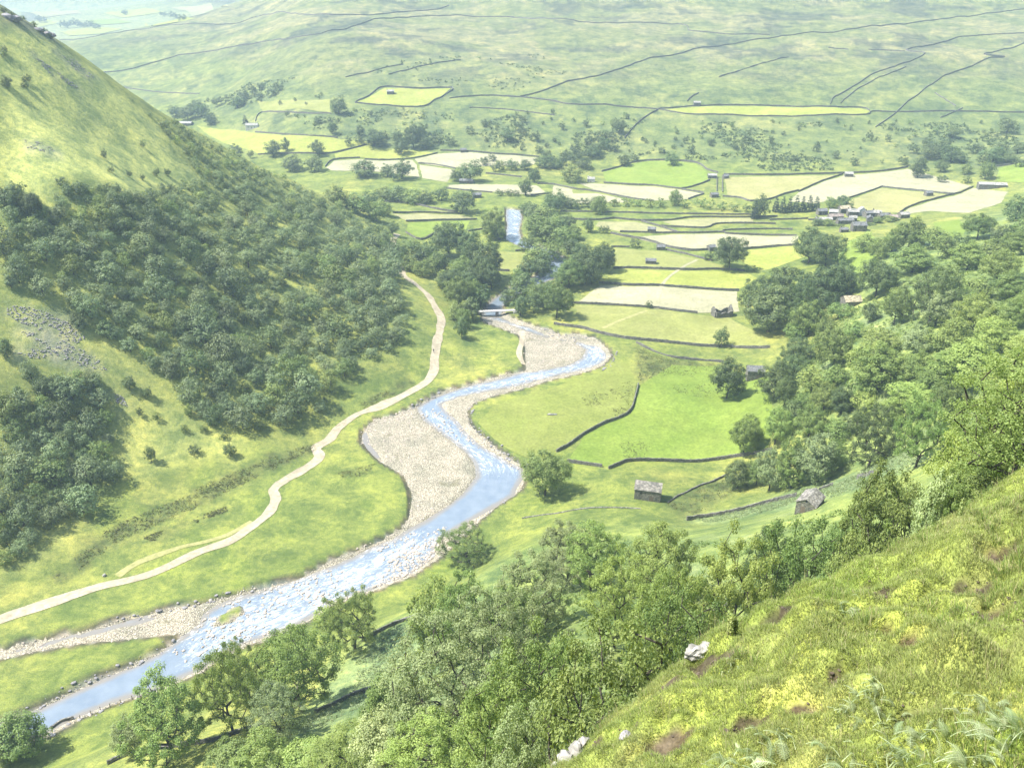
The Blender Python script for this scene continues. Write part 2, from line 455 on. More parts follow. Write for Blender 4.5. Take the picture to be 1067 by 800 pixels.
def m_water():
    m, nt, out = mat_new('river_water')
    p = wpos(nt)
    f = N(nt, 'ShaderNodeAttribute', attribute_name='rapid').outputs['Fac']
    sh = N(nt, 'ShaderNodeAttribute', attribute_name='shoal').outputs['Fac']
    fl = N(nt, 'ShaderNodeAttribute', attribute_name='flow').outputs['Vector']      # along and across the current
    n1 = noise(nt, 1.0, 4, .6, fl, .7); n2 = noise(nt, 4.0, 4, .65, fl, .5); n3 = noise(nt, .3, 3, .5, p); n5 = noise(nt, .22, 3, .5, fl)
    def mad(a, k, c):
        t = N(nt, 'ShaderNodeMath', operation='MULTIPLY_ADD'); L(nt, a, t.inputs[0]); t.inputs[1].default_value = k
        if hasattr(c, 'is_output'): L(nt, c, t.inputs[2])
        else: t.inputs[2].default_value = c
        return t.outputs[0]
    t = mad(n5, .5, mad(f, .40, mad(n2, .75, n1)))
    mr = N(nt, 'ShaderNodeMapRange', interpolation_type='SMOOTHSTEP'); L(nt, t, mr.inputs['Value'])
    mr.inputs['From Min'].default_value = 1.40; mr.inputs['From Max'].default_value = 1.88
    foam = mr.outputs[0]
    c = ramp(nt, n3, [(.3, (.13, .165, .205)), (.7, (.17, .205, .24))])  # blue of the reflected sky is painted into the base colour
    shn = mad(n1, .5, mad(sh, 1.0, -.25))
    c = mixc(nt, ramp(nt, shn, [(.15, 0.0), (.75, .85)]), c, (.19, .165, .125))
    c = mixc(nt, foam, c, (.62, .64, .66))
    b = N(nt, 'ShaderNodeBump'); b.inputs['Distance'].default_value = .22; L(nt, mad(n2, .5, n1), b.inputs['Height'])
    L(nt, mad(f, .75, .10), b.inputs['Strength'])
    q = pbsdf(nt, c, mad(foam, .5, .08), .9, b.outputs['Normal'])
    L(nt, q.outputs[0], out.inputs[0]); return m

def m_leaf(name, c0, c1, transl=.35, rough=.5, spec=.3):
    """leaf colour runs c0..c1 along the stored tint, shifted a little from one tree to the next"""
    m, nt, out = mat_new(name)
    t = N(nt, 'ShaderNodeAttribute', attribute_name='tint').outputs['Fac']
    oi = N(nt, 'ShaderNodeObjectInfo')
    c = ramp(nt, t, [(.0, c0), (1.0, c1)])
    hs = N(nt, 'ShaderNodeHueSaturation')
    mr = N(nt, 'ShaderNodeMapRange'); L(nt, oi.outputs['Random'], mr.inputs[0]); mr.inputs['To Min'].default_value = .485; mr.inputs['To Max'].default_value = .515
    L(nt, mr.outputs[0], hs.inputs['Hue'])
    wn = N(nt, 'ShaderNodeTexWhiteNoise', noise_dimensions='1D'); L(nt, oi.outputs['Random'], wn.inputs['W'])
    mv = N(nt, 'ShaderNodeMapRange'); L(nt, wn.outputs['Value'], mv.inputs[0]); mv.inputs['To Min'].default_value = .78; mv.inputs['To Max'].default_value = 1.22
    L(nt, mv.outputs[0], hs.inputs['Value']); L(nt, c, hs.inputs['Color'])
    c = mixc(nt, 1.0, hs.outputs[0], oi.outputs['Color'], 'MULTIPLY')
    p = pbsdf(nt, c, rough, spec)
    tr = N(nt, 'ShaderNodeBsdfTranslucent')
    tc = mixc(nt, 1.0, c, (1.25, 1.2, .6), 'MULTIPLY'); L(nt, tc, tr.inputs[0])
    mx = N(nt, 'ShaderNodeMixShader'); mx.inputs[0].default_value = transl
    L(nt, p.outputs[0], mx.inputs[1]); L(nt, tr.outputs[0], mx.inputs[2]); L(nt, mx.outputs[0], out.inputs[0]); return m

def m_blade():
    m, nt, out = mat_new('grass_blades')
    a = N(nt, 'ShaderNodeAttribute', attribute_name='col').outputs['Color']
    p = pbsdf(nt, a, .55, .3)
    tr = N(nt, 'ShaderNodeBsdfTranslucent'); L(nt, a, tr.inputs[0])
    mx = N(nt, 'ShaderNodeMixShader'); mx.inputs[0].default_value = .35
    L(nt, p.outputs[0], mx.inputs[1]); L(nt, tr.outputs[0], mx.inputs[2]); L(nt, mx.outputs[0], out.inputs[0]); return m

def m_stone(name, a, b, scale=2.2):
    m, nt, out = mat_new(name)
    p = wpos(nt)
    mp = N(nt, 'ShaderNodeMapping'); mp.inputs['Scale'].default_value = (1, 1, 2.2); L(nt, p, mp.inputs['Vector'])
    v = N(nt, 'ShaderNodeTexVoronoi'); v.inputs['Scale'].default_value = scale; L(nt, mp.outputs[0], v.inputs['Vector'])
    s = N(nt, 'ShaderNodeSeparateColor'); L(nt, v.outputs['Color'], s.inputs[0])
    c = ramp(nt, s.outputs[0], [(0, a), (1, b)])
    c = mixc(nt, 1.0, c, ramp(nt, v.outputs['Distance'], [(.25, 1.05), (.7, .55)]), 'MULTIPLY')
    n = noise(nt, .4, 4, .6, p); c = mixc(nt, 1.0, c, ramp(nt, n, [(.3, (.8, .85, .8)), (.7, (1.15, 1.12, 1.1))]), 'MULTIPLY')
    L(nt, pbsdf(nt, c, .9, .15, bump(nt, v.outputs['Distance'], .7, -.12)).outputs[0], out.inputs[0]); return m

M = {
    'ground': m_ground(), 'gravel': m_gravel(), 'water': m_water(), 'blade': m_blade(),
    'track': m_field('pale_track_dust', (.28, .25, .19), (.37, .33, .26), .4),
    'worn': m_field('worn_grass', (.24, .25, .10), (.30, .29, .14), .4),
    'hay': m_field('cut_hay', (.255, .255, .165), (.31, .30, .205), .05),
    'hay2': m_field('yellowing_hay', (.225, .23, .095), (.27, .265, .125), .06),
    'straw': m_field('pale_stubble', (.22, .225, .115), (.265, .265, .145), .06),
    'yel': m_field('yellow_green_pasture', (.205, .24, .055), (.25, .275, .075), .07),
    'grn': m_field('green_pasture', (.14, .205, .040), (.18, .235, .052), .05),
    'beige': m_field('dry_pasture', (.175, .20, .062), (.215, .23, .085), .05),
    'mead': m_field('riverside_pasture', (.145, .180, .046), (.180, .208, .060), .06),
    'bright': m_field('bright_pasture', (.122, .185, .034), (.158, .215, .044), .05),
    'wallst': m_stone('dry_stone', (.10, .096, .088), (.25, .24, .22)),
    'barnst': m_stone('barn_stone', (.12, .115, .10), (.26, .245, .215), 1.8),
    'slate': m_stone('stone_slates', (.17, .158, .145), (.29, .27, .245), 1.4),
    'slated': m_stone('grey_slates', (.13, .135, .14), (.22, .22, .225), 1.4),
    'slatep': m_stone('pale_roof', (.30, .29, .27), (.42, .40, .38), 1.2),
    'tan': m_stone('tan_roof', (.34, .29, .20), (.46, .40, .29), 1.0),
    'red': m_stone('reddish_roof', (.25, .205, .185), (.33, .27, .245), 1.4),
    'white': m_simple('whitewash', (.50, .49, .47), .7, .06, 1.0),
    'dark': m_simple('dark_opening', (.02, .02, .022), .6, .2, 3.0),
    'wood': m_simple('weathered_wood', (.13, .105, .08), .85, .3, 4.0),
    'wire': m_simple('galvanised_wire', (.30, .30, .31), .5, .1, 2.0),
    'concrete': m_simple('concrete', (.52, .50, .46), .8, .12, 1.0),
    'conc_dark': m_simple('dark_concrete', (.13, .125, .12), .8, .2, 1.0),  # darker concrete of the pier and one abutment
    'bark': m_simple('bark', (.058, .050, .040), .9, .35, 3.0, .1, .4),
    'bark_pale': m_simple('pale_bark', (.15, .135, .115), .9, .3, 3.0, .1, .4),
    'stone': m_simple('river_stone', (.37, .32, .265), .8, .35, .7, .2, .2, True),
    'scree': m_simple('scree_stone', (.21, .20, .20), .85, .3, .6, .15, .2, True),
    'lime': m_stone('limestone', (.27, .26, .235), (.42, .405, .37), 2.5),
    'soil': m_simple('bare_soil', (.085, .068, .05), .95, .35, 3.0),
    'skin': m_simple('skin', (.45, .28, .2), .6, .05),
    'cloth': m_simple('dark_clothing', (.03, .035, .05), .8, .1),
    # foliage
    'lf_wood': m_leaf('leaf_grey_green', (.080, .122, .056), (.265, .33, .15), .32),
    'lf_dark': m_leaf('leaf_dark_green', (.052, .090, .032), (.155, .205, .070), .28),
    'lf_mid': m_leaf('leaf_mid_green', (.092, .148, .040), (.26, .325, .098), .35),
    'lf_light': m_leaf('leaf_light_green', (.140, .205, .052), (.35, .425, .13), .42),
    'lf_pale': m_leaf('leaf_pale_green', (.165, .215, .095), (.40, .47, .23), .4),
    'lf_yel': m_leaf('leaf_yellow_green', (.165, .235, .060), (.38, .465, .145), .45),
    'lf_olive': m_leaf('leaf_olive', (.105, .150, .045), (.265, .325, .105), .38),
    'lf_con': m_leaf('needles', (.024, .046, .026), (.055, .085, .042), .1),
    'fern': m_leaf('fern_leaf', (.22, .29, .135), (.50, .56, .34), .4),
    'lf_rush': m_leaf('rush_blade', (.075, .092, .030), (.15, .165, .055), .3),
    'lf_brack': m_leaf('bracken_leaf', (.13, .19, .075), (.30, .36, .19), .35),
}

# ================================================================== ground sheet
def zone(s, zmin=0.0):
    return hits(pts(s), zmin)
Zn = {
    'pale': zone('2,14 57,46 105,82 150,118 170,136 208,187 190,207 130,199 100,189 60,184 45,212 25,197 2,184'),
    'low': zone('2,290 40,310 70,330 90,350 120,358 150,380 160,400 185,425 215,442 250,460 240,480 190,478 150,490 120,500 60,560 2,600'),
    'rush': [zone('55,602 75,585 90,565 125,545 160,530 200,515 240,500 275,488 330,468 300,482 250,506 200,531 165,546 130,561 105,577 85,592 70,606'),
             zone('150,560 200,540 235,528 236,533 190,550 160,566'),
             zone('605,415 640,400 660,398 660,425 645,435 615,428'), zone('662,360 690,372 760,380 745,395 700,390 665,398'),
             zone('645,462 680,460 670,478 650,478'), zone('692,525 740,502 770,495 765,512 735,530 715,540'), zone('352,492 395,483 380,496 357,498'),
             zone('700,402 760,398 780,408 740,416 705,410'), zone('200,510 262,484 330,462 330,470 270,492 215,516'), zone('376,420 400,408 425,395 430,402 400,416 380,426')],
    'brack': [zone('355,690 420,650 480,620 520,640 470,690 400,730 330,760 300,770 340,720'), zone('722,539 830,512 930,477 960,482 900,507 850,524 800,533 740,545'),
              zone('300,790 420,740 470,700 560,640 520,760 440,800 330,799')],
    'cap': zone('2,8 22,9 57,38 60,46 40,36 20,28 2,30'),
    'scree': [zone('10,318 40,322 70,336 90,352 80,358 50,348 20,336 5,326'), zone('20,345 60,352 100,372 112,386 80,380 40,362'), zone('60,366 40,375 10,366 30,362'),
              zone('36,60 48,66 84,92 78,92 50,76'), zone('60,56 80,64 100,82 90,80 70,68'), zone('118,409 128,414 134,424 122,420'), zone('20,145 50,150 60,160 30,158')],
}
def zsd(P, X, Y, m):
    return poly_sd_near(X, Y, P, m)

def ground_colour(X, Y, Z, K, B):
    Xn, Yn = X, Y
    C = np.zeros(X.shape + (3,))
    def put(w, c):
        w = np.clip(w, 0, 1)[..., None]
        C[:] = C * (1 - w) + np.array(c) * w
    r = np.hypot(X, Y)
    n1 = fbm(X, Y, 70, 4, 51); n2 = fbm(X, Y, 16, 4, 52); n3 = fbm(X, Y, 5, 3, 53)
    C[:] = (.135, .168, .043)
    put(sstep(-.15, .5, n1 + .5 * n2), (.182, .198, .055))
    put(sstep(.2, .6, n2) * .5, (.125, .172, .034))
    left = (X < 0) & (Y < 640)
    hl = sstep(2, 16, Z) * left
    put(hl * .9, (.20, .225, .064)); put(hl * sstep(0, .6, n2) * .5, (.150, .180, .050))
    jit = 5 * n2 + 2.5 * n3
    put(sstep(8, -8, zsd(Zn['pale'], X, Y, 14) + jit), (.33, .355, .115))
    put(sstep(8, -8, zsd(Zn['pale'], X, Y, 14) + jit) * sstep(.0, .6, fbm(X, Y * 1.0, 22, 4, 55)) * .28, (.265, .295, .09))
    put(sstep(6, -6, zsd(Zn['low'], X, Y, 12) + jit), (.225, .245, .074))
    # the far side of the valley
    fh = sstep(-2, 8, Z) * sstep(640, 760, Y + .25 * np.abs(X - 200))
    put(fh, (.125, .155, .055))
    put(fh * sstep(.0, .25, fbm(X, Y, 48, 6, 61, .62)) * .75, (.175, .190, .070))
    put(fh * sstep(.12, .32, fbm(X, Y, 24, 5, 62, .62)) * .8, (.072, .100, .045))
    mo = sstep(26, 60, Z) * sstep(700, 860, Y)
    put(mo * .85, (.135, .152, .066))
    put(mo * sstep(.02, .22, fbm(X, Y * 1.4, 75, 6, 63, .62)) * .8, (.185, .182, .090))
    put(mo * sstep(.10, .26, fbm(X, Y * 1.7, 60, 6, 64, .62)) * .8, (.066, .078, .052))
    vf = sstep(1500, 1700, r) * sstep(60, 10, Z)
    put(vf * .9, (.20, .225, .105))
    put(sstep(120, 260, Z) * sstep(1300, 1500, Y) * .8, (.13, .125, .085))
    # right hand slope
    rt = sstep(5, 18, Z) * (X > -40) * (Y < 620) * (r > 40)
    put(rt * .85, (.148, .195, .062)); put(rt * sstep(.1, .5, n2) * .6, (.185, .225, .100)); put(rt * sstep(.2, .6, fbm(X, Y, 11, 4, 66)) * .5, (.105, .145, .045))
    for P in Zn['rush']:
        w = sstep(2.5, -2.5, zsd(P, X, Y, 8) + 2.2 * n3 + 1.6 * n2)
        put(w * .62, (.092, .108, .038)); put(w * sstep(0, .4, fbm(X, Y, 3.0, 3, 67)) * .7, (.060, .068, .026))
    for P in Zn['brack']:
        w = sstep(4, -3, zsd(P, X, Y, 10) + 3 * n3)
        put(w * .7, (.170, .225, .105)); put(w * sstep(.1, .45, fbm(X, Y, 4, 3, 68)) * .5, (.095, .140, .055))
    put(sstep(4, -3, zsd(Zn['cap'], X, Y, 10) + 3 * n3) * .8, (.10, .11, .075))
    for P in Zn['scree']:
        w = sstep(3, -2, zsd(P, X, Y, 8) + 4.5 * n3 + 2 * n2)
        put(w * .4, (.205, .205, .175))
    # river cut: bare bank with its dark shade line painted in, then the bed
    gs = poly_sd_near(X, Y, grav_poly, 6); ws = poly_sd_near(X, Y, river_poly, 6)
    for q in (pool_poly, side_poly, far_river_poly): ws = np.minimum(ws, poly_sd_near(X, Y, q, 6))
    g = np.minimum(gs, ws); isl = poly_sd_near(X, Y, island_poly, 6)
    put(sstep(1.0, .3, g + .5 * n3) * sstep(-.4, .6, isl) * .9, (.075, .066, .045))
    put(sstep(-.75, -1.3, g) * sstep(-.4, .6, isl), (.30, .27, .235))
    # the knoll by the viewpoint
    kn = (K > B - 1.0) * (r < 60)
    a1 = fbm(X, Y, 3.0, 4, 71); a2 = fbm(X, Y, .9, 3, 72)
    put(kn * 1.0, (.17, .21, .048))
    put(kn * sstep(.0, .5, a1 + .4 * a2), (.175, .205, .058))
    put(kn * sstep(.05, .5, -a1 + .4 * a2) * .8, (.150, .205, .036))
    put(kn * sstep(.12, .5, a2) * .5, (.20, .21, .07))
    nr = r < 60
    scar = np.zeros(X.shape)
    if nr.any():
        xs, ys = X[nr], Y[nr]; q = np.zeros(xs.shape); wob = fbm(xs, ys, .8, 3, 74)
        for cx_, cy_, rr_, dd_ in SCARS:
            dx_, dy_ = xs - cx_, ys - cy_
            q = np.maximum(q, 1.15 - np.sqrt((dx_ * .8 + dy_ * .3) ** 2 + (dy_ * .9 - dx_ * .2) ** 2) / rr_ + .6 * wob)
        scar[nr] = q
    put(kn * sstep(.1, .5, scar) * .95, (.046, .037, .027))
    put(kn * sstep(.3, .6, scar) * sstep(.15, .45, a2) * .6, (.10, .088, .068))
    return C

Zflat = GZ
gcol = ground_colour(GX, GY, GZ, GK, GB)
idx = np.arange(NR * NT).reshape(NR, NT)
quads = np.stack([idx[:-1, :-1], idx[:-1, 1:], idx[1:, 1:], idx[1:, :-1]], -1).reshape(-1, 4)[:, ::-1]
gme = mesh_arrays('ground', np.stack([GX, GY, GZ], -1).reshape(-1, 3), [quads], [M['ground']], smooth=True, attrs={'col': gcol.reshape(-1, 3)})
tag(link('ground', gme), kind='structure')

# ================================================================== sheets laid on the ground
def densify(P, step, closed=True):
    out = []; n = len(P)
    for i in range(n if closed else n - 1):
        a = np.array(P[i]); b = np.array(P[(i + 1) % n]); k = max(1, int(np.hypot(*(b - a)) / step))
        for j in range(k): out.append(tuple(a + (b - a) * j / k))
    if not closed: out.append(tuple(P[-1]))
    return out

def sheet_mesh(P, step, zfun, rough=0.0):
    P = densify(P, step)
    if rough:
        A = np.array(P); A[:, 0] += rough * fbm(A[:, 0], A[:, 1], 5, 2, 81); A[:, 1] += rough * fbm(A[:, 0], A[:, 1], 5, 2, 82); P = [tuple(p) for p in A]
    A = np.array(P)
    x0, y0 = A.min(0); x1, y1 = A.max(0)
    gx, gy = np.meshgrid(np.arange(x0, x1, step), np.arange(y0, y1, step))
    gx = gx + rng.uniform(-.2, .2, gx.shape) * step; gy = gy + rng.uniform(-.2, .2, gx.shape) * step
    sd = poly_sd(gx.ravel(), gy.ravel(), A)
    k = sd < -step * .45
    V = [Vector(p) for p in P] + [Vector(p) for p in zip(gx.ravel()[k], gy.ravel()[k])]
    E = [(i, (i + 1) % len(P)) for i in range(len(P))]
    r = delaunay_2d_cdt(V, E, [list(range(len(P)))], 1, 1e-4)
    W = np.array([(v.x, v.y) for v in r[0]])
    F = np.array([f for f in r[2] if len(f) == 3], int)
    a, b, c = W[F[:, 0]], W[F[:, 1]], W[F[:, 2]]
    cr = (b[:, 0] - a[:, 0]) * (c[:, 1] - a[:, 1]) - (b[:, 1] - a[:, 1]) * (c[:, 0] - a[:, 0])
    F[cr < 0] = F[cr < 0][:, ::-1]
    Z = zfun(W[:, 0], W[:, 1])
    return np.c_[W, Z], F

def smooth_line(P, n=6):
    P = np.array(P, float); out = []
    for i in range(len(P) - 1):
        p0, p1, p2, p3 = P[max(i - 1, 0)], P[i], P[i + 1], P[min(i + 2, len(P) - 1)]
        for t in np.linspace(0, 1, n, endpoint=False):
            out.append(.5 * (2 * p1 + (p2 - p0) * t + (2 * p0 - 5 * p1 + 4 * p2 - p3) * t * t + (3 * p1 - p0 - 3 * p2 + p3) * t ** 3))
    out.append(P[-1]); return [tuple(p) for p in out]

def put_sheet(name, P, step, mat, lift=.1, kind='structure', rough=0.0, keep=None):
    V, F = sheet_mesh(P, step, lambda x, y: zat(x, y) + lift, rough)
    if keep is not None:
        c = V[F].mean(1); F = F[keep(c[:, 0], c[:, 1])]
    return tag(link(name, mesh_arrays(name, V, [F], [mat], smooth=True)), kind=kind)

def ribbon(name, line, width, mat, lift, step=1.5, jag=.6):
    P = np.array(densify(smooth_line(line), step, False))
    d = np.gradient(P, axis=0); d /= np.linalg.norm(d, axis=1)[:, None] + 1e-9
    nrm = np.c_[-d[:, 1], d[:, 0]]
    s = np.arange(len(P)) * step
    w1 = width * (.5 + jag * .5 * fbm(s, s * 0 + 3, 9, 3, 91)); w2 = width * (.5 + jag * .5 * fbm(s, s * 0 + 9, 9, 3, 92))
    rows = []
    for t in (-1, -.5, 0, .5, 1):
        w = np.where(t < 0, w1, w2)[:, None]
        Q = P + nrm * w * t; rows.append(np.c_[Q, zat(Q[:, 0], Q[:, 1]) + lift])
    V = np.stack(rows, 1); n = len(P)
    I = np.arange(n * 5).reshape(n, 5)
    F = np.stack([I[:-1, :-1], I[:-1, 1:], I[1:, 1:], I[1:, :-1]], -1).reshape(-1, 4)
    return tag(link(name, mesh_arrays(name, V.reshape(-1, 3), [F[:, ::-1]], [mat], smooth=True)), kind='structure')

# water
rap = [on_plane(pts(s), WL) for s in (
    '430,424 470,427 505,462 552,486 540,496 498,500 476,470 448,448', '170,672 243,618 330,590 400,560 470,548 462,584 392,620 322,652 235,690 205,704',
    '575,350 640,358 642,378 600,392 530,408 478,416 480,400 545,386 606,374', '500,328 540,335 600,352 600,360 545,346 500,336', '525,216 548,218 548,250 525,250',
    '440,418 470,408 520,396 560,386 560,392 500,410 450,425')]
def resample(P, n):
    P = np.array(P); d = np.r_[0, np.cumsum(np.hypot(*np.diff(P, axis=0).T))]; t = np.linspace(0, d[-1], n)
    return np.c_[np.interp(t, d, P[:, 0]), np.interp(t, d, P[:, 1])]
MID = (resample(on_plane(left_bank, WL), 260) + resample(on_plane(right_bank, WL), 260)) / 2
for _ in range(6): MID[1:-1] = (MID[:-2] + MID[1:-1] * 2 + MID[2:]) / 4
MLEN = np.r_[0, np.cumsum(np.hypot(*np.diff(MID, axis=0).T))]
def water(name, P, step):
    V, F = sheet_mesh(P, step, lambda x, y: np.full(x.shape, WL))
    f = np.zeros(len(V))
    for q in rap:
        f = np.maximum(f, sstep(9, -9, poly_sd(V[:, 0], V[:, 1], q)))
    sd = poly_sd(V[:, 0], V[:, 1], P)
    i = np.argmin((V[:, None, 0] - MID[None, :, 0]) ** 2 + (V[:, None, 1] - MID[None, :, 1]) ** 2, axis=1)
    tg = np.gradient(MID, axis=0); tg /= np.linalg.norm(tg, axis=1)[:, None]
    dv = V[:, :2] - MID[i]; al = MLEN[i] + (dv * tg[i]).sum(1); ac = dv[:, 1] * tg[i, 0] - dv[:, 0] * tg[i, 1]
    flow = np.c_[al * .38, ac * 1.15, np.zeros(len(V))]
    V[:, 2] += .06 * f * fbm(al * .5, ac, 2.0, 3, 95)
    me = mesh_arrays(name, V, [F], [M['water']], smooth=True, attrs={'rapid': f, 'shoal': sstep(-3.2, 0, sd)})
    at = me.attributes.new('flow', 'FLOAT_VECTOR', 'POINT'); at.data.foreach_set('vector', flow.astype(np.float32).ravel())
    tag(link(name, me), kind='structure')
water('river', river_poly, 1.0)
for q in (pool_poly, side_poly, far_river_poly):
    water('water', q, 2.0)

# gravel: the same outline as the cut, following the ground just above it
put_sheet('gravel_bank', grav_poly, .8, M['gravel'], .05, rough=.6, keep=lambda x, y: np.minimum(poly_sd(x, y, grav_poly), poly_sd(x, y, river_poly)) + .5 * fbm(x, y, 4, 3, 88) < np.where(poly_sd(x, y, island_poly) < .3, -99, -.75))

# track and paths
TRACK = pts('-40,660 0,647 50,628.5 101,612.6 152,599.5 202,577.5 240,562 268,545 279,533 287,521 285,510 296,500 316,489 332,477 329,467 344,458 353,446 372,432 397,423 418,413 440,400 453,387 453,367 459,342 459,329 448,311 433,296 420,286 415,274')
ribbon('track', hits(TRACK), 3.6, M['track'], .12)
ribbon('path', hits(pts('408,255 411,249 414,244')), 3.2, M['track'], .14)
ribbon('path', hits(pts('122,600 140,589 162,579 190,570 215,564 240,556 262,543')), 2.0, M['worn'], .10)
ribbon('path', hits(pts('684,322 686,310 689,299 696,290 704,283.5 716,276 726,271')), 2.0, M['hay'], .22)
ribbon('path', hits(pts('628,342 641,336.6 657,330 674,324')), 1.6, M['worn'], .16)
ribbon('path', hits(pts('545,345 543,356 541,368 545,380')), 2.2, M['track'], .16)

# meadows
FAR_FIELDS = [('yel', '62,34 92,29 128,31 104,36 72,38'), ('yel', '108,14 150,9 172,13 128,19'), ('straw', '32,14 70,10 84,14 44,19'), ('yel', '150,24 196,19 206,23 160,28'), ('grn', '90,22 120,20 138,24 100,27'), ('straw', '178,8 220,4 240,8 196,13'), ('yel', '24,24 50,21 60,25 40,29')]
FIELDS = [
    ('hay', '601,316 626,297 653,298.5 686,299 768,304 770,325 727,326 679,320 615,317'),
    ('yel', '640,281 714,282.5 775,283 790,290 769,302 722,300 653,296.5 627,295'),
    ('beige', '640,259 690,262 732,271 765,280.5 714,280.5 641,279.2'),
    ('hay', '656,247.5 700,244.5 752,243.7 802,246.5 832,246 831,256 802,257 775,259.5 739,260 709,259 690,255'),
    ('yel', '776,261 802,258.8 840,254 851,263 800,281 786,283 770,270'),
    ('straw', '625,231 663,231.5 689,237.8 705,242 684,242.3 646,241.5 620,236'),
    ('straw', '690,231 719,228.5 742,227.4 785,227.4 785,232 747,233 737,236.5 719,236.5 700,234.5'),
    ('hay', '601,190.5 629,192 656,193.6 685,195 709,198 731,202 717,207.5 681,209.4 656,206 622,199.5'),
    ('hay', '590,202 622,201.5 650,207.5 655,211 590,212'),
    ('grn', '628,179.5 643,175.6 658,170.8 676,168.2 701,168.2 725,170.8 736,178 738,187.5 728,192 710,196 685,193.4 656,192 632,190'),
    ('hay2', '755,185 802,184 875,182.7 858,188 832,199 816,202.4 802,207 782,209 758,203'),
    ('hay', '880,183 908,181 946,176.5 975,184 1012,194 994,201.5 953,197.8 918,194.3 885,205.8 850,212 822,210 832,201 858,189.5'),
    ('hay2', '918,196 953,199.5 992,203.5 971,208 946,216 936,222 890,219 880,212 895,205'),
    ('hay', '996,204 1014,196 1050,200 1042,212 1010,222 970,220 940,224 947,217.5 971,209.5'),
    ('hay', '457,160.6 488,158.8 515,161.3 542,162.8 560,165 556,172 515,173 474,175 455,173 436,170 432,166'),
    ('hay', '437,171.8 454,174.4 474,177.3 466,190 440,186'),
    ('hay', '467,193 500,192 545,193 559,193.4 570,201.5 553,203.3 513,200 488,198 467,195.8'),
    ('hay', '577,193.3 596,197.4 598,203 585,206 575,203'),
    ('yel', '205,131 240,135 266,139 296,141.5 352,145 400,149 381,150.4 345,159 313,159.5 268,160 232,149'),
    ('yel', '348,160.7 382,151.8 430,157 455,160 432,164.5 407,166.2 376,164.4 350,166'),
    ('hay', '340,175 348,168 376,166.4 402,168 430,167 434,172 437,185 400,180 345,178'),
    ('yel', '371,107 401,92 430,93 470,92.2 460.5,100.6 440.5,110.6 400,109.4'),
    ('yel', '687,114 734,111.3 802,111.3 858,112.2 897,113.4 907,116.2 901,119.5 847,120.4 802,120.8 760,119.3 714,118.3'),
    ('beige', '268,106 300,104.5 344,104 344.5,118 274,116.4'),
    ('grn', '1041,175 1067,169.5 1090,168 1090,190 1038,189'),
    ('bright', '665,403 700,380 752,381 800,392 806,440 800,467 760,476 719,480.5 674,479 653,480 640,487 627,485.5 592,480.5 609,454 629,443.5 657,431 663,415'),
    ('mead', '499,441 512,424 532,416 575,404 602,395 628,387 644,376 655,379 663,402 660,415 655,429 628,441 607,452 580,470 550,478 540,474 522,464'),
    ('beige', '600,318 653,320.4 679,321.6 727,328 760,331 795,350 800,361 734,359.7 694,355.6 653,351.5 626,346 604,340'),
    ('beige', '420,222 454,219 477,222 438,223'),
    ('straw', '409,223 438,222.6 479,224 497,228 454,229.5 423,230'),
    ('grn', '426,232 454,231 490,230 485,240 454,241.5 438,248 424,241'),
    ('beige', '500,262 537,263 562,265 570,272 560,283.5 531,282 512,281'),
    ('grn', '880,255 905,240 925,258 905,285 892,300 880,285'),
    ('yel', '874,243 895,241 907,243 902,248 878,252'),
    ('bright', '972,232 1000,229 1008,236 1004,246 985,250'),
]
for kk, s in FIELDS:
    P = hits(pts(s)); A = np.array(P); dist = np.hypot(*A.mean(0)); area = np.ptp(A[:, 0]) * np.ptp(A[:, 1])
    put_sheet('meadow', P, max(2.5, math.sqrt(area / 2600)), M[kk], .11 if dist < 700 else .2, rough=.6)
for kk, s in FAR_FIELDS:
    P = hits(pts(s), 1450.0); A = np.array(P); area = np.ptp(A[:, 0]) * np.ptp(A[:, 1])
    put_sheet('meadow', P, max(6, math.sqrt(area / 900)), M[kk], 1.2, rough=2)

# ================================================================== dry stone walls
G_WALL = 'dry stone walls'
def wall(label, s, h=1.45, w=.6, zmin=0.0, ruin=0.0, group=G_WALL, mat='wallst'):
    P = hits(pts(s), zmin)
    A = np.array(P); dist = float(np.median(np.hypot(A[:, 0], A[:, 1])))
    step = max(.55, dist / 420.0)
    A = np.array(densify(smooth_line(P, 4), step, False))
    A = A + .18 * np.c_[fbm(A[:, 0], A[:, 1], 6, 2, 101), fbm(A[:, 0], A[:, 1], 6, 2, 102)]
    d = np.gradient(A, axis=0); d /= np.linalg.norm(d, axis=1)[:, None] + 1e-9
    nr = np.c_[-d[:, 1], d[:, 0]]
    n = len(A)
    hh = h * (1 + .10 * rng.uniform(-1, 1, n)) * (1 - ruin * np.clip(.5 + 1.1 * fbm(A[:, 0], A[:, 1], 7, 2, 103), 0, .95))
    rows = []
    for off, top in ((-w * .5, 0), (-w * .42, .55), (-w * .3, 1), (w * .3, 1), (w * .42, .55), (w * .5, 0)):
        Q = A + nr * off
        j = rng.uniform(-.05, .05, n)
        z = zat(Q[:, 0], Q[:, 1]) - .35 if top == 0 else zat(A[:, 0], A[:, 1]) + hh * top
        Q = Q + nr * j[:, None]
        rows.append(np.c_[Q, z])
    V = np.stack(rows, 1); I = np.arange(n * 6).reshape(n, 6)
    F = np.stack([I[:-1, :-1], I[1:, :-1], I[1:, 1:], I[:-1, 1:]], -1).reshape(-1, 4)
    caps = np.array([I[0], I[-1][::-1]])
    o = link('dry_stone_wall', mesh_arrays('dry_stone_wall', V.reshape(-1, 3), [F, caps], [M[mat]]))
    return tag(o, label, 'wall', group)

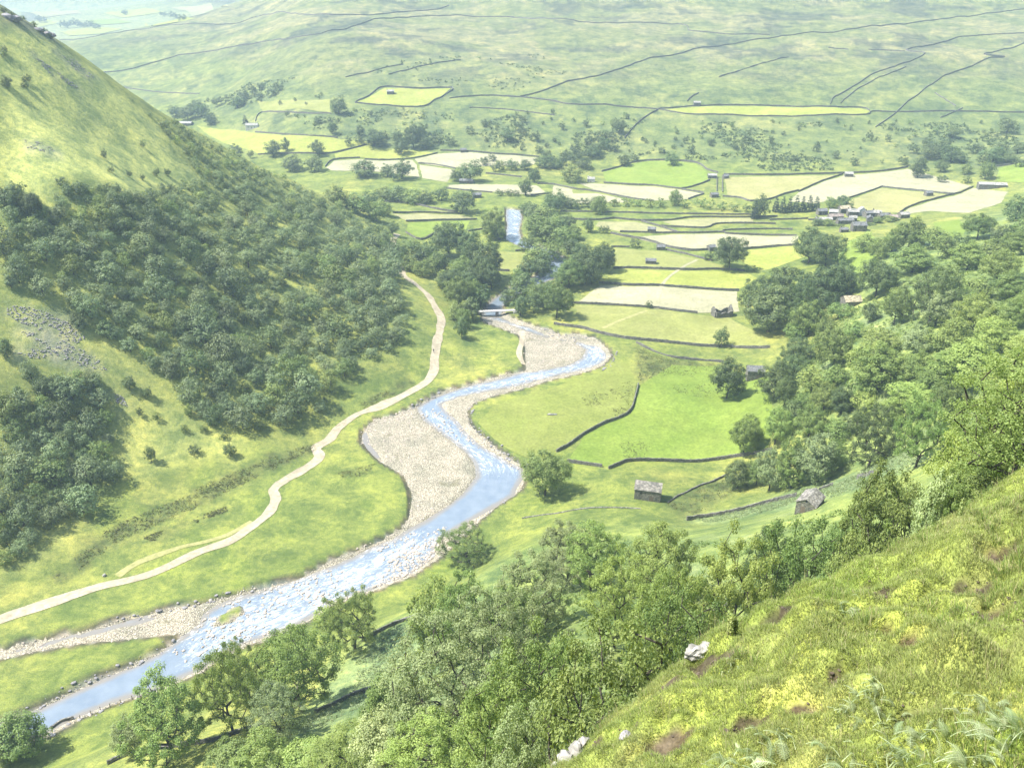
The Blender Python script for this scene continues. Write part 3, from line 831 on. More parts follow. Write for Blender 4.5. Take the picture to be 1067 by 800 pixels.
WALLS = [
    ('long field wall curving from the big riverside tree to the dark wood', '577,338 590,340 605,342 626,347.5 653,353 694,357 734,361 760,362 802,362.5', 1.7),
    ('crooked half fallen wall in the bend just below the long curving field wall', '663,357 676,364 696,371 719,374.6 742,376.4 754,378', 1.4),
    ('wall along the near edge of the pale hayfield above the river', '595,316.4 615,317 653,319 679,320.7 704,324 727,326.5', 1.6),
    ('wall between the pale hayfield and the yellow green strip above it', '624,295.4 653,297.4 686,298 722,300.7 770,303.2', 1.7),
    ('wall along the top of the yellow green strip, below the two small barns', '639,279.7 674,280 714,281.5 750,281 776,282.4', 1.6),
    ('wall sweeping under the pale pink hayfield past the broad field tree', '636,243.5 653,247 674,250.6 694,257 709,260 724,261.5 739,260.7 775,260 802,257.7 832,256', 1.8),
    ('thin slanting wall between the upper small barn and the broad field tree', '694,260.7 714,265 732,269.6 742,272', 1.4),
    ('straight wall along the top of the pale pink hayfield', '646,242 684,243 722,243 752,242.5 760,244 802,245.5 830,246', 1.5),
    ('wavy wall across the strip fields above the pale pink hayfield', '584,228 618,229.6 641,228 663,230 694,230 719,227 742,226.6 785,226.6 810,226', 1.6),
    ('short slanting wall behind the lone barn in the beige strip field', '668,231 689,236.7 706,242.5', 1.5),
    ('stepped wall running through the beige strips towards the conifer', '689,236 719,237.5 737,237.5 747,233.7 772,233 808,233.7', 1.5),
    ('topmost straight wall of the strip fields, under the hedge bushes', '584,220.7 641,221.5 684,222.8 760,224 785,224', 1.4),
    ('short wall on the green strip before the village end', '752,242 760,240 802,239 826,239.5', 1.4),
    ('short wall stub from the round field bush to the upper barn', '637,257.7 656,257.7', 1.3),
    ('grey wall curving down the bright pasture to its lower corner', '665,401 662.5,412 659,424 654,431 645,436 628,442 608,453 594,463 580,471', 1.6),
    ('short straight wall between the riverside tree and the gateway', '591,481.5 609,484 627,486.5', 1.6),
    ('long wall across the foot of the bright pasture, behind the isolated barn', '634,488.5 643,485 653,481 674,480 719,481.5 760,477 785,473 804,469', 1.6),
    ('low broken wall climbing beside the dark rushes near the isolated barn', '696,524 707,517 719,511 730,506 742,502.5 758,495', 1.0),
    ('strong wall climbing the bracken slope up to the gabled barn', '715,542 729,540 742,538 767,533 797,525 830,517', 1.7),
    ('wall piece directly behind the gabled barn', '853,512 860,509 868,506', 1.6),
    ('short wall piece uphill of the gabled barn, on the bracken slope', '893,499 903,496 917,491.5', 1.6),
    ('tumbled line of stones below the isolated barn', '544,540 561,537 582,534.5 600,531 620,529 645,529 668,530', .55),
    ('sunken wall curving along the bracken bank beside the airy riverside trees', '328,743 347,735 367,725 380,721 392,717', 1.3),
    ('mossy wall behind the spreading tree on the near river bank', '377,668 392,660 408,652 425,646 444,641', 1.3),
    ('dark low wall at the foot of the near willowy trees', '112,796 130,788 152,782 185,778 215,773 240,766 266,758', 1.2),
    ('short dark stone revetment at the river edge beside the fence', '54,760 64,753 77,749', 1.2),
    ('wall above the farm among the far left meadows', '266,127 273,117.4 309,118 345,119', 1.7),
    ('wall along the top of the far left yellow meadow', '266,138 296,140.5 325,142 352,144', 1.7),
    ('wall round the isolated square field on the far hillside', '370,107.5 400,110 440.6,111.3 452,105 461,101 471,91.8 430.5,92.4 400,91 385,100 370,107.3', 1.8),
    ('main intake wall running level across the whole far hillside', '468,103 506,100 532,101 565,104 595,109 633,109.6 684,114 714,119 760,120 802,121.5 848,121 901,120 908,116.6 929,117 999,116.4 1067,117.7 1090,118', 2.0),
    ('wall along the top of the narrow pale strip on the far hillside', '686,113.6 734,110.6 802,110.6 858,111.4 898,112.6 906,116', 1.9),
    ('long moor wall rising from the intake wall to the upper edge of the moor', '542,101 570,93.6 600,83.5 638,74.7 674,62 719,53 760,46.8 802,40.5 835,35.4 898,29 961,22.8 1025,15 1067,10 1090,8', 1.9),
    ('high moor wall near the top of the picture, ending at a corner', '530,18 582,20 658,24 712,26 724,33 802,36.7', 1.9),
    ('moor wall arching across the upper moor in the centre', '266,45 316,38 349,31.6 380,24 430,18 481,16.5 536,18', 1.9),
    ('topmost thin moor wall above the arching one', '270,16.8 329,15.9 392,15.7 443,11.4 468,6', 1.9),
    ('moor wall along the shoulder that drops to the far left valley', '62,42 101,38 139,31.6 202,25 268,17.4', 1.9),
    ('lower moor wall slanting above the farm in the far left', '106,76 142,71 177,60.7 215,54.4 270,45', 1.8),
    ('zigzag moor wall right of centre with a sharp double bend', '865,109 870,101 888,91 913,76 939,67 964,55.7 944,52.6 974,46.8 994,40.5 1020,37.4 1067,35', 1.9),
    ('moor wall climbing from the intake wall to a kink at the far right', '912,133 929,121.5 949,104 974,86 997,74.6 1025,63 1047,59.5 1025,57 1045,52 1067,45.5 1090,42', 1.9),
    ('thin wall just under the intake wall, above the upper hedge bushes', '489,112.6 521,114 550,117 578,120.5', 1.3),
    ('short moor wall above the farm shed at the far left', '127,91 161,96 185,97.5 208,98', 1.5),
    ('faint moor wall line above the isolated square field', '360,81 390,74 420,67.5', 1.4),
    ('faint moor wall rising beyond the square field', '405,78 432,71 480,63', 1.4),
    ('short level moor wall left of the zigzag wall bend', '863,50 884,52', 1.5),
    ('level moor wall joining the zigzag wall bend', '905,52 925,53 943,54', 1.5),
    ('second moor wall climbing close beside the zigzag wall', '876,108 886,99 902,88.5 922,79 944,70', 1.3),
    ('short slanting moor wall beyond the kinked wall', '974,97 985,104 996,111', 1.3),
    ('short wall slanting down across the intake wall at the right', '980,123 992,118 1003,113', 1.3),
    ('short wall dropping from the pale strip into the bushy far slope', '651,144 664,129 676,120 686,114.5', 1.7),
    ('slanting piece of old wall on the moor above the pale strip', '749,81 772,73.4 802,64.5 822,60', 1.7),
    ('tiny wall stub on the moor right above the intake wall corner', '716,106 721,101 728,97.4', 1.7),
    ('wall along the foot of the bushy far slope behind the pale meadows', '754,182.3 802,182.7 848,181.7 908,179.7 946,174.6', 1.8),
    ('slanting wall left of the large cream hayfield', '832,200 845,194 858,188.5 878,182', 1.6),
    ('short wall rising to the cream hayfield corner behind the village', '885,206.5 902,201 918,195.2', 1.5),
    ('wall from the hayfield corner past the small barn to the long shed', '918,195 953,198.6 975,201 994.6,202.4 1005,199 1014,195', 1.6),
    ('wall sweeping down behind the village between two cream hayfields', '937,223 941,219.5 946,216.6 958,212 971,208.7 984,205 994.6,202.8', 1.7),
    ('wall above the green corner field at the far right', '1036,174.2 1067,169 1090,166', 1.6),
    ('wall arching over the top of the smooth green field', '627,179 643,175 658,170 676,167.5 701,167.5 726,170 737,177 748,180.5', 1.7),
    ('wall along the foot of the smooth green field', '629,191 656,192.7 685,194 710,197 728,192.7 740,188', 1.7),
    ('thin wall across the long pale hayfield below the smooth green field', '600,197.5 622,200 656,206.7 681,210', 1.5),
    ('short slanting wall at the end of the long pale hayfield', '710,197.7 733,201.7 725,205 717,208', 1.5),
    ('wall bending under the yellowish meadow left of the conifer row', '753,205 771,206.5 782,210 802,208 816,203 832,199', 1.6),
    ('nearer of two walls along the lane beside the smooth green field', '747,184.5 747,192 747,199.5', 1.5),
    ('farther of two walls along the lane beside the smooth green field', '752.7,186 752.7,193 752.7,200.6', 1.5),
    ('wall along the top of the cream meadow left of centre', '380,166.4 407,167 432,165 456,160', 1.6),
    ('wall behind the long cream hayfield at the foot of the far slope', '459,157.3 488,158 515,160.5 542,162 562,164', 1.6),
    ('curved wall between two cream meadows left of the cottage', '436,170.6 454,172 474.5,176', 1.5),
    ('wall below the narrow green field beside the long low barn', '506,181 526,183 544,185', 1.5),
    ('wall in front of the long low barn', '465,196.5 488,199 513,201', 1.5),
    ('short wall by the far bend of the river', '553,204 573,202', 1.5),
    ('wall slanting through the cream field behind the riverside trees', '560,192 576,192.4 596,196.5 600,197.2', 1.5),
    ('uppermost wall of the small green fields beyond the hill spur', '400,211 425,212 454,218 477,221.5', 1.6),
    ('second wall down in the small green fields beyond the hill spur', '409,222 438,221.9 479,223', 1.6),
    ('third wall down in the small green fields beyond the hill spur', '423,231 454,230 497,229', 1.6),
    ('bent wall at the bottom of the small green fields beyond the hill spur', '423,242.6 438,250 454,243', 1.5),
    ('short wall piece beside the rounded tree by the far river', '488,241.5 504,239', 1.5),
    ('wall with a gap in the green meadow before the footbridge trees', '515,282 531,283', 1.6),
    ('wall piece on the other side of the gap before the footbridge trees', '536,284 548,284 562,285', 1.6),
    ('wall near the river turning down the green meadow', '537,262 562,264 573,273', 1.4),
    ('wall below the yellow meadow at the far left', '268.7,161.4 313.7,160 345,160 381,151.2', 1.7),
    ('curved wall round the small cream meadow at the far left', '339,174 347,167 375.5,165', 1.6),
    ('dark wall just beyond the grassy crest by the white rock', '738,642 757,633 772,625 790,621', 1.3),
    ('wall below the village, right by the garden', '842,229.5 856,229.8 870,233', 1.4),
    ('upper of two garden walls left of the village', '802,229.5 822,229 842,228.2', 1.4),
]
for lb, s, h in WALLS:
    zmin = 60.0 if 'crest' in lb else 700.0 if 'moor' in lb else 0.0
    wall(lb, s, h * (.82 if h < 1.85 else .68), .5 if h < 1.85 else .55, zmin, .55 if ('broken' in lb or 'tumbled' in lb or 'crooked' in lb or 'old' in lb) else .12)

# ================================================================== barns and houses
def gable_house(name, label, cat, x, y, Ln, Wd, He, rise, yaw, roof='slate', body='barnst', doors=(), wins=(), group=None, chim=0, xy=None, over=.18, zmin=0.0):
    """long axis along local x; local -y is the front. doors/wins: (side, along, sill, width, height); side f, b, l, r"""
    X, Y = xy if xy else hit(x, y, zmin)[:2]
    ca, sa = math.cos(yaw), math.sin(yaw)
    cs = [(X + ca * a - sa * b, Y + sa * a + ca * b) for a in (-Ln / 2, Ln / 2) for b in (-Wd / 2, Wd / 2)]
    zs = [float(zat(*c)) for c in cs]; Z = min(zs) + .55 * (max(zs) - min(zs))
    r = empty(name, (X, Y, Z), yaw); tag(r, label, cat, group)
    if math.hypot(X, Y) > 380: r.scale = (.78, .78, .74)
    dn = max(.4, max(zs) - min(zs) + .3); l, w = Ln / 2, Wd / 2
    b = MB()
    b.add([(-l, -w, -dn), (l, -w, -dn), (l, w, -dn), (-l, w, -dn), (-l, -w, He), (l, -w, He), (l, w, He), (-l, w, He), (-l, 0, He + rise), (l, 0, He + rise)],
          [(0, 1, 5, 4), (2, 3, 7, 6), (1, 2, 6, 9, 5), (3, 0, 4, 8, 7), (0, 3, 2, 1)])
    b.build('wall', M[body], r)
    q = MB(); t = .16; e = over; k = rise / w
    for sgn in (-1, 1):
        y0 = sgn * (w + e); z0 = He - k * e
        A = [(-l - e, y0, z0 + .02), (l + e, y0, z0 + .02), (l + e, 0, He + rise + .02), (-l - e, 0, He + rise + .02)]
        B = [(p[0], p[1], p[2] + t) for p in A]
        f = [(0, 1, 2, 3), (4, 7, 6, 5), (0, 4, 5, 1), (1, 5, 6, 2), (3, 2, 6, 7), (0, 3, 7, 4)]
        q.add(A + B, f if sgn > 0 else [x[::-1] for x in f])
    ro = q.build('roof', M[roof], r)
    def opening(kind, side, a, z, ww, hh):
        m = MB()
        if side in 'fb':
            s = -1 if side == 'f' else 1
            y0, y1 = sorted((s * (w - .05), s * (w + .03))); m.box(a - ww / 2, a + ww / 2, y0, y1, z, z + hh)
        else:
            s = -1 if side == 'l' else 1
            x0, x1 = sorted((s * (l - .05), s * (l + .03))); m.box(x0, x1, a - ww / 2, a + ww / 2, z, z + hh)
        m.build(kind, M['dark' if kind == 'window' else 'wood'], r)
    for d in doors: opening('door', *d)
    for d in wins: opening('window', *d)
    for c in range(chim):
        m = MB(); xx = (-l + .5) if c == 0 else (l - .5); m.box(xx - .4, xx + .4, -.35, .35, He + rise - .4, He + rise + 1.1)
        m.box(xx - .15, xx + .15, -.15, .15, He + rise + 1.09, He + rise + 1.4)
        m.build('chimney', M[body], ro)
    return r

gable_house('stone_barn', 'isolated stone barn in the green field beyond the near trees, pale slate roof', 'barn', 675, 518, 7.8, 5.0, 3.9, 1.7, R(-14), doors=(('f', 1.2, 0, 1.3, 2.0),),
            wins=(('f', -2.0, 2.5, .6, .6), ('r', 0, 2.6, .6, .7)))
gable_house('stone_barn', 'stone barn with its gable end showing, beside the bracken slope wall', 'barn', 843, 530, 6.0, 4.6, 2.6, 1.4, R(52), doors=(('l', .6, 0, 1.1, 1.9),), wins=(('l', 0, 3.2, .5, .6),))
gable_house('stone_barn', 'lower of the small field barns, in the beige pasture below the twin walls', 'barn', 678, 274.5, 7.4, 4.6, 2.6, 1.4, R(-8), roof='slated', doors=(('f', 1.0, 0, 1.2, 1.9),), group=None)
gable_house('stone_barn', 'upper small field barn against the slanting wall, dark roof', 'barn', 688.5, 260, 6.4, 4.4, 2.6, 1.4, R(-5), roof='slated', doors=(('f', -1.0, 0, 1.2, 1.9),))
gable_house('stone_barn', 'grey barn alone in the beige strip field above the pale pink hayfield', 'barn', 679, 242, 6.5, 5.0, 3.0, 1.5, R(-10), roof='slated', doors=(('f', 0, 0, 1.2, 2.0),))
gable_house('stone_barn', 'small barn half hidden behind the broad field tree', 'barn', 741, 260.5, 5.5, 4.6, 2.8, 1.5, R(20), roof='slated', doors=(('f', 0, 0, 1.1, 1.9),))
gable_house('stone_barn', 'slate roofed barn at the low end of the lane', 'barn', 744, 205.5, 6.8, 5.0, 3.0, 1.5, R(10), roof='slated', doors=(('f', 0, 0, 1.2, 2.0),))
gable_house('stone_barn', 'long barn at the head of the lane beside the smooth green field', 'barn', 742, 185.5, 8.5, 5.0, 3.0, 1.5, R(-6), roof='slatep', doors=(('f', 1, 0, 1.2, 2.0),))
gable_house('stone_barn', 'small dark barn across the lane head from the long barn', 'barn', 756, 186, 5.0, 4.6, 2.8, 1.6, R(12), roof='slated', doors=(('f', 0, 0, 1.1, 1.9),))
gable_house('cottage', 'white walled cottage under trees beside the smooth green field', 'cottage', 616, 189.5, 7.0, 5.0, 3.4, 1.6, R(-12), roof='slatep', body='white', doors=(('f', 0, 0, 1.0, 2.0),), wins=(('f', -2, 1.0, .8, 1.0), ('f', 2, 1.0, .8, 1.0)), chim=1)
gable_house('stone_barn', 'long low barn by the tree clump among the cream meadows', 'barn', 486, 191, 13.0, 5.4, 3.0, 1.6, R(-4), roof='slated', doors=(('f', 2, 0, 2.2, 2.4),))
gable_house('stone_barn', 'tiny barn on the wall at the back of the cream hayfields', 'barn', 483, 158.5, 6.6, 5.0, 2.8, 1.5, R(4), roof='slated', doors=(('f', 0, 0, 1.2, 2.0),))
gable_house('stone_house', 'low house with pale gable near the far bend of the river', 'house', 497, 206, 8.0, 5.0, 3.2, 1.6, R(8), roof='slated', doors=(('f', 1, 0, 1.0, 2.0),), wins=(('f', -2, 1.1, .8, .9),), chim=1)
gable_house('stone_barn', 'barn on the corner between the yellowish meadow and the cream hayfield', 'barn', 884, 184, 7.8, 5.4, 3.2, 1.7, R(-8), roof='slatep', doors=(('f', 1, 0, 1.2, 2.0),))
gable_house('farm_shed', 'long low shed with a pale roof at the far right under trees', 'shed', 1033, 196, 24.0, 7.0, 3.0, 1.8, R(-10), roof='slatep', doors=(('f', -6, 0, 2.6, 2.5), ('f', 5, 0, 2.6, 2.5)))
gable_house('stone_barn', 'little barn in the cream hayfield between the shed and the village', 'barn', 967, 204, 6.2, 5.0, 3.2, 1.6, R(10), roof='slated', doors=(('f', 0, 0, 1.2, 2.0),))
gable_house('farmhouse', 'pale farmhouse at the edge of the far left yellow meadow', 'farmhouse', 263, 134, 15.0, 6.0, 4.0, 2.0, R(-4), roof='slatep', body='white', doors=(('f', 0, 0, 1.1, 2.1),), wins=(('f', -4, 1.0, 1, 1.2), ('f', 4, 1.0, 1, 1.2)), chim=2)
gable_house('farm_shed', 'grey farm shed among trees at the far left valley edge', 'shed', 193, 131, 20.0, 8.0, 3.2, 2.0, R(-6), roof='slatep', doors=(('f', 3, 0, 3.0, 2.6),), zmin=650.0)
gable_house('stone_house', 'small house in the isolated square field on the far hillside', 'house', 407, 98, 9.0, 5.5, 3.2, 1.8, R(10), roof='slatep', doors=(('f', 0, 0, 1.1, 2.1),), chim=1)
gable_house('stone_barn', 'barn at the edge of the wood beside the field tree, only its front showing', 'barn', 786, 394, 6.5, 5.0, 3.6, 1.5, R(-6), roof='slated', doors=(('f', .8, 0, 1.3, 2.1),))
gable_house('stone_barn', 'barn roof of tan slates between dark trees below the village', 'barn', 886, 319, 9.5, 7.0, 3.4, 2.6, R(6), roof='tan', doors=(('f', 1, 0, 1.3, 2.1),))
gable_house('stone_barn', 'tiny white roofed barn on the pale strip of the far hillside', 'barn', 726, 109.5, 8.0, 5.0, 2.8, 1.6, 0, roof='slatep', doors=(('f', 0, 0, 1.2, 2.0),))

# roofless barn by the dark wood
X, Y, _ = hit(752, 329)
r = tag(empty('ruined_barn', (X, Y, float(zat(X, Y))), R(12)), 'roofless ruined barn with two broken gables at the hayfield corner', 'barn')
def ruin_wall(x0, y0, x1, y1, prof, t=.55):
    m = MB(); n = len(prof); dx, dy = x1 - x0, y1 - y0; ln = math.hypot(dx, dy); nx, ny = -dy / ln * t / 2, dx / ln * t / 2
    V = []; F = []
    for i, hgt in enumerate(prof):
        f = i / (n - 1); px, py = x0 + dx * f, y0 + dy * f
        V += [(px - nx, py - ny, -.5), (px + nx, py + ny, -.5), (px + nx, py + ny, hgt), (px - nx, py - ny, hgt)]
    for i in range(n - 1):
        a, b = i * 4, i * 4 + 4
        F += [(a + 3, b + 3, b + 2, a + 2), (a, b, b + 3, a + 3), (a + 1, a + 2, b + 2, b + 1)]
    F += [(0, 3, 2, 1), (n * 4 - 4, n * 4 - 3, n * 4 - 2, n * 4 - 1)]
    m.add(V, F); m.build('wall', M['barnst'], r)
ruin_wall(-4, -2.6, 4, -2.6, [3.0, 2.9, 2.2, 2.6, 2.8, 2.3, 3.0, 3.2])
ruin_wall(-4, 2.6, 4, 2.6, [3.1, 2.6, 2.8, 1.9, 1.6, 2.4, 2.9, 3.0])
ruin_wall(-4.3, -2.3, -4.3, 2.3, [3.0, 3.8, 4.7, 5.0, 4.2, 3.1])
ruin_wall(4.3, -2.3, 4.3, 2.3, [3.2, 4.0, 4.5, 5.2, 4.4, 3.0])

# the village
VIL = [  # x, y, length, width, eaves, rise, yaw, roof, body, what
    (856, 223.5, 8, 6, 3.6, 1.8, 5, 'slated', 'barnst', 'grey roofed end house at the conifer side of the village'),
    (868, 225, 7, 5.5, 4.0, 1.8, -20, 'slatep', 'barnst', 'pale roofed house set askew in the middle of the village'),
    (879, 222, 9, 6, 4.6, 2.0, 8, 'tan', 'barnst', 'tall tan roofed house at the back of the village, under the trees'),
    (888, 225, 9, 6, 4.2, 2.0, -5, 'slatep', 'barnst', 'pale roofed tall house in the middle of the village'),
    (897.5, 224, 6, 5.5, 4.8, 2.0, 82, 'slatep', 'white', 'white gabled house, brightest of the village'),
    (870, 229, 12, 5.5, 3.4, 1.7, 4, 'red', 'barnst', 'reddish roofed row at the front of the village'),
    (858, 231.5, 13, 5, 2.8, 1.5, -3, 'slatep', 'barnst', 'long low pale roofed outbuilding by the garden walls'),
    (880, 233, 13, 5.5, 3.2, 1.7, 4, 'slated', 'barnst', 'low slate roofed row just above the big grey house'),
    (894, 240.5, 10.5, 7.5, 5.2, 2.2, -3, 'slated', 'barnst', 'big square grey house at the lower edge of the village'),
    (879, 242, 6, 4.5, 2.6, 1.4, 0, 'slated', 'barnst', 'small dark outhouse left of the big grey house'),
    (905, 226, 8, 5.5, 3.8, 1.8, 12, 'slated', 'barnst', 'slate house next to the white gabled one'),
    (913, 225.5, 7, 5.5, 3.6, 1.8, -15, 'slatep', 'barnst', 'pale roofed house toward the tree side of the village'),
    (921, 228, 9, 5.5, 3.4, 1.7, 6, 'slated', 'barnst', 'long grey house at the tree side of the village'),
    (930, 229.5, 7, 5, 3.2, 1.6, -18, 'red', 'barnst', 'reddish roofed cottage near the wood end of the village'),
    (941, 227, 8, 5.5, 3.4, 1.7, 10, 'slatep', 'barnst', 'last pale roofed house of the village beside the wood'),
    (906, 231, 7, 5, 3.4, 1.7, 75, 'slated', 'barnst', 'gable fronted house between the village tree and the white house'),
    (888, 230.5, 6, 4.5, 3.2, 1.6, -6, 'slatep', 'barnst', 'small pale cottage in front of the tall pale roofed house'),
]
for x, y, l, w, he, ri, yw, rf, bd, lb in VIL:
    gable_house('village_house', lb, 'house', x, y, l, w, he, ri, R(yw), rf, bd, doors=(('f', .3, 0, 1.0, 2.0),),
                wins=(('f', -l * .3, .9, .9, 1.0), ('f', l * .3, .9, .9, 1.0), ('f', -l * .3, he - 1.3, .9, .9), ('f', l * .3, he - 1.3, .9, .9)) if l < 11 else (('f', -l * .3, 1, .9, 1.0), ('f', l * .3, 1, .9, 1.0)),
                group='houses of the village', chim=1)

# ================================================================== footbridge
A0 = on_plane([(499, 324), (536, 322.5)], 1.6); dx, dy = A0[1][0] - A0[0][0], A0[1][1] - A0[0][1]; bl = math.hypot(dx, dy)
br = tag(empty('footbridge', (A0[0][0], A0[0][1], WL), math.atan2(dy, dx)), 'pale flat footbridge on one dark pier where the river leaves the trees', 'bridge')
m = MB(); m.box(-1, bl + 1, -1.0, 1.0, 2.2, 2.55); m.build('deck', M['concrete'], br)
m = MB(); m.box(bl * .47, bl * .47 + 1.3, -1.1, 1.1, -1.5, 2.19); m.box(bl * .47 + .3, bl * .47 + 1.0, -1.6, -1.09, -1.5, 1.2); m.build('pier', M['conc_dark'], br)
m = MB(); m.box(bl - .6, bl + 1.6, -1.6, 1.6, -1.5, 2.19); m.build('abutment', M['concrete'], br)
m = MB(); m.box(-1.6, .3, -1.6, 1.6, -1.5, 2.19); m.build('abutment', M['conc_dark'], br)
for s in (-1, 1):
    m = MB()
    for k in range(9): m.box(-.5 + (bl + 1) * k / 8 - .04, -.5 + (bl + 1) * k / 8 + .04, s * .92 - .04, s * .92 + .04, 2.54, 3.5)
    m.box(-.6, bl + .6, s * .92 - .03, s * .92 + .03, 3.5, 3.57); m.box(-.6, bl + .6, s * .92 - .02, s * .92 + .02, 3.0, 3.05)
    m.build('railing', M['wood'], br)

# ================================================================== fence on the near bank
fp = [(84, 749), (95, 744), (105, 740), (115, 736.5), (126, 732.5), (138, 728.5), (146, 725.5)]
fw = hits(fp); fz = [float(zat(*p)) for p in fw]
fe = tag(empty('post_fence', (fw[0][0], fw[0][1], fz[0])), 'short post and wire fence along the near river bank', 'fence')
rel = [np.array((x - fw[0][0], y - fw[0][1], z - fz[0])) for (x, y), z in zip(fw, fz)]
for p in rel:
    m = MB(); m.tube([p + (0, 0, -.3), p + (0, 0, 1.25)], [.075, .07], 6); m.build('post', M['wood'], fe)
for hh in (.4, .75, 1.1):
    m = MB(); m.tube([p + (0, 0, hh) for p in rel], .018, 4); m.build('wire', M['wire'], fe)

# ================================================================== walker on the track
X, Y, _ = hit(452, 367.5)
pv = [(0, 0, .95), (0, 0, 1.2), (0, .01, 1.42), (0, .02, 1.53), (0, .03, 1.68), (-.1, .02, .88), (-.11, .12, .48), (-.11, -.02, .08), (-.11, .14, .04), (.1, -.02, .88), (.11, -.02, .47), (.11, -.26, .1), (.11, -.12, .05),
      (-.19, 0, 1.4), (-.25, -.08, 1.13), (-.23, .06, .9), (.19, 0, 1.4), (.25, .04, 1.13), (.23, .2, .93)]
pe = [(0, 1), (1, 2), (2, 3), (3, 4), (0, 5), (5, 6), (6, 7), (7, 8), (0, 9), (9, 10), (10, 11), (11, 12), (2, 13), (13, 14), (14, 15), (2, 16), (16, 17), (17, 18)]
pr = [.17, .16, .17, .07, .11, .1, .065, .05, .04, .1, .065, .05, .04, .075, .05, .045, .075, .05, .045]
pm = bpy.data.meshes.new('person'); pm.from_pydata(pv, pe, []); pm.materials.append(M['cloth'])
po = link('person', pm, None, (X, Y, float(zat(X, Y)) + .12), R(-15))
tag(po, 'tiny walker in dark clothing on the pale track', 'person')
md = po.modifiers.new('Skin', 'SKIN'); sv = pm.skin_vertices[0].data
for v, q in zip(sv, pr): v.radius = (q, q)
sv[0].use_root = True
po.modifiers.new('Subdivision', 'SUBSURF').levels = 1

# ================================================================== stones
def rock_unit(seed, n=2, rough=.3, flat=.7):
    import bmesh
    bm = bmesh.new(); bmesh.ops.create_icosphere(bm, subdivisions=n, radius=1.0)
    V = np.array([v.co for v in bm.verts]); F = np.array([[v.index for v in f.verts] for f in bm.faces]); bm.free()
    r = 1 + rough * (fbm(V[:, 0] * 1.3 + seed, V[:, 1] * 1.3 + V[:, 2], .9, 3, seed) + .6 * fbm(V[:, 2] * 1.7, V[:, 0] - V[:, 1], .5, 2, seed + 9))
    V = V * r[:, None]; V[:, 2] *= flat
    return V, F
def stones(name, P, S, mat, kindname='stuff', sub=1, sink=.25, level=None):
    units = [rock_unit(60 + k, sub) for k in range(8)]
    Vs = []; Fs = []; b = 0
    Z = zat(P[:, 0], P[:, 1]) if level is None else np.full(len(P), level)
    for i in range(len(P)):
        V, F = units[i % 8]; a = rng.uniform(0, 6.28); c, s = math.cos(a), math.sin(a); k = S[i]
        sx, sy = k * rng.uniform(.7, 1.35), k * rng.uniform(.7, 1.2)
        Q = np.c_[(V[:, 0] * sx * c - V[:, 1] * sy * s) + P[i, 0], (V[:, 0] * sx * s + V[:, 1] * sy * c) + P[i, 1], V[:, 2] * k * .8 + Z[i] + k * (.55 - sink)]
        Vs.append(Q); Fs.append(F + b); b += len(V)
    return tag(link(name, mesh_arrays(name, np.concatenate(Vs), [np.concatenate(Fs)], [mat])), kind=kindname)
def scatter_in(P, n, pred=None):
    A = np.array(P); out = []
    x0, y0 = A.min(0); x1, y1 = A.max(0); tot = 0
    while tot < n:
        q = np.c_[rng.uniform(x0, x1, n * 4), rng.uniform(y0, y1, n * 4)]
        k = poly_sd(q[:, 0], q[:, 1], A) < 0
        if pred is not None: k &= pred(q[:, 0], q[:, 1])
        q = q[k]; out.append(q); tot += len(q)
        if len(q) == 0: break
    return np.concatenate(out)[:n]
s1 = np.concatenate([scatter_in(rap[0], 420), scatter_in(rap[1], 1150), scatter_in(rap[2], 160), scatter_in(on_plane(pts('395,590 430,570 456,562 452,582 428,600 395,612'), WL), 420)])
s1 = s1[poly_sd(s1[:, 0], s1[:, 1], np.array(river_poly)) < 0]
s1 = s1[fbm(s1[:, 0], s1[:, 1], 14, 2, 120) > -.25]
o = stones('river_stones', s1, .12 + .4 * rng.uniform(0, 1, len(s1)) ** 2, M['stone'], sink=.35, level=WL)
s2 = scatter_in(grav_poly, 1500, lambda x, y: (poly_sd(x, y, np.array(river_poly)) > .5) & (poly_sd(x, y, np.array(island_poly)) > 1) & (fbm(x, y, 12, 3, 121) > .0))
stones('gravel_stones', s2, .14 + .3 * rng.uniform(0, 1, len(s2)) ** 3, M['stone'])
# boulders along the cut bank at the upper bend and both banks of the calm reach
bk = np.concatenate([np.array(densify(on_plane(pts(s), -.5), .8, False)) for s in
    ('562,342 575,346 590,350 603,352 616,352', '575,349 590,353 606,356', '494,421 490,440 505,456 520,468 534,478 547,486', '640,368 638,378 628,386', '30,772 60,760 90,745 125,730 165,718', '510,534 520,527 528,521',
     '186,664 165,678 140,690 104,706 72,718 30,740', '430,426 446,415 461,409', '265,613 243,618 215,627 177,635 126,645')])
bk = bk + rng.normal(0, .8, bk.shape)
stones('bank_stones', bk, .18 + .42 * rng.uniform(0, 1, len(bk)) ** 2, M['scree'])
sc = np.concatenate([scatter_in(P, n) for P, n in zip(Zn['scree'], (560, 330, 110, 300, 170, 70, 80))])
sc = sc[fbm(sc[:, 0], sc[:, 1], 7, 3, 123) > -.35]
stones('scree', sc, .12 + .26 * rng.uniform(0, 1, len(sc)) ** 2, M['scree'], sink=.25)

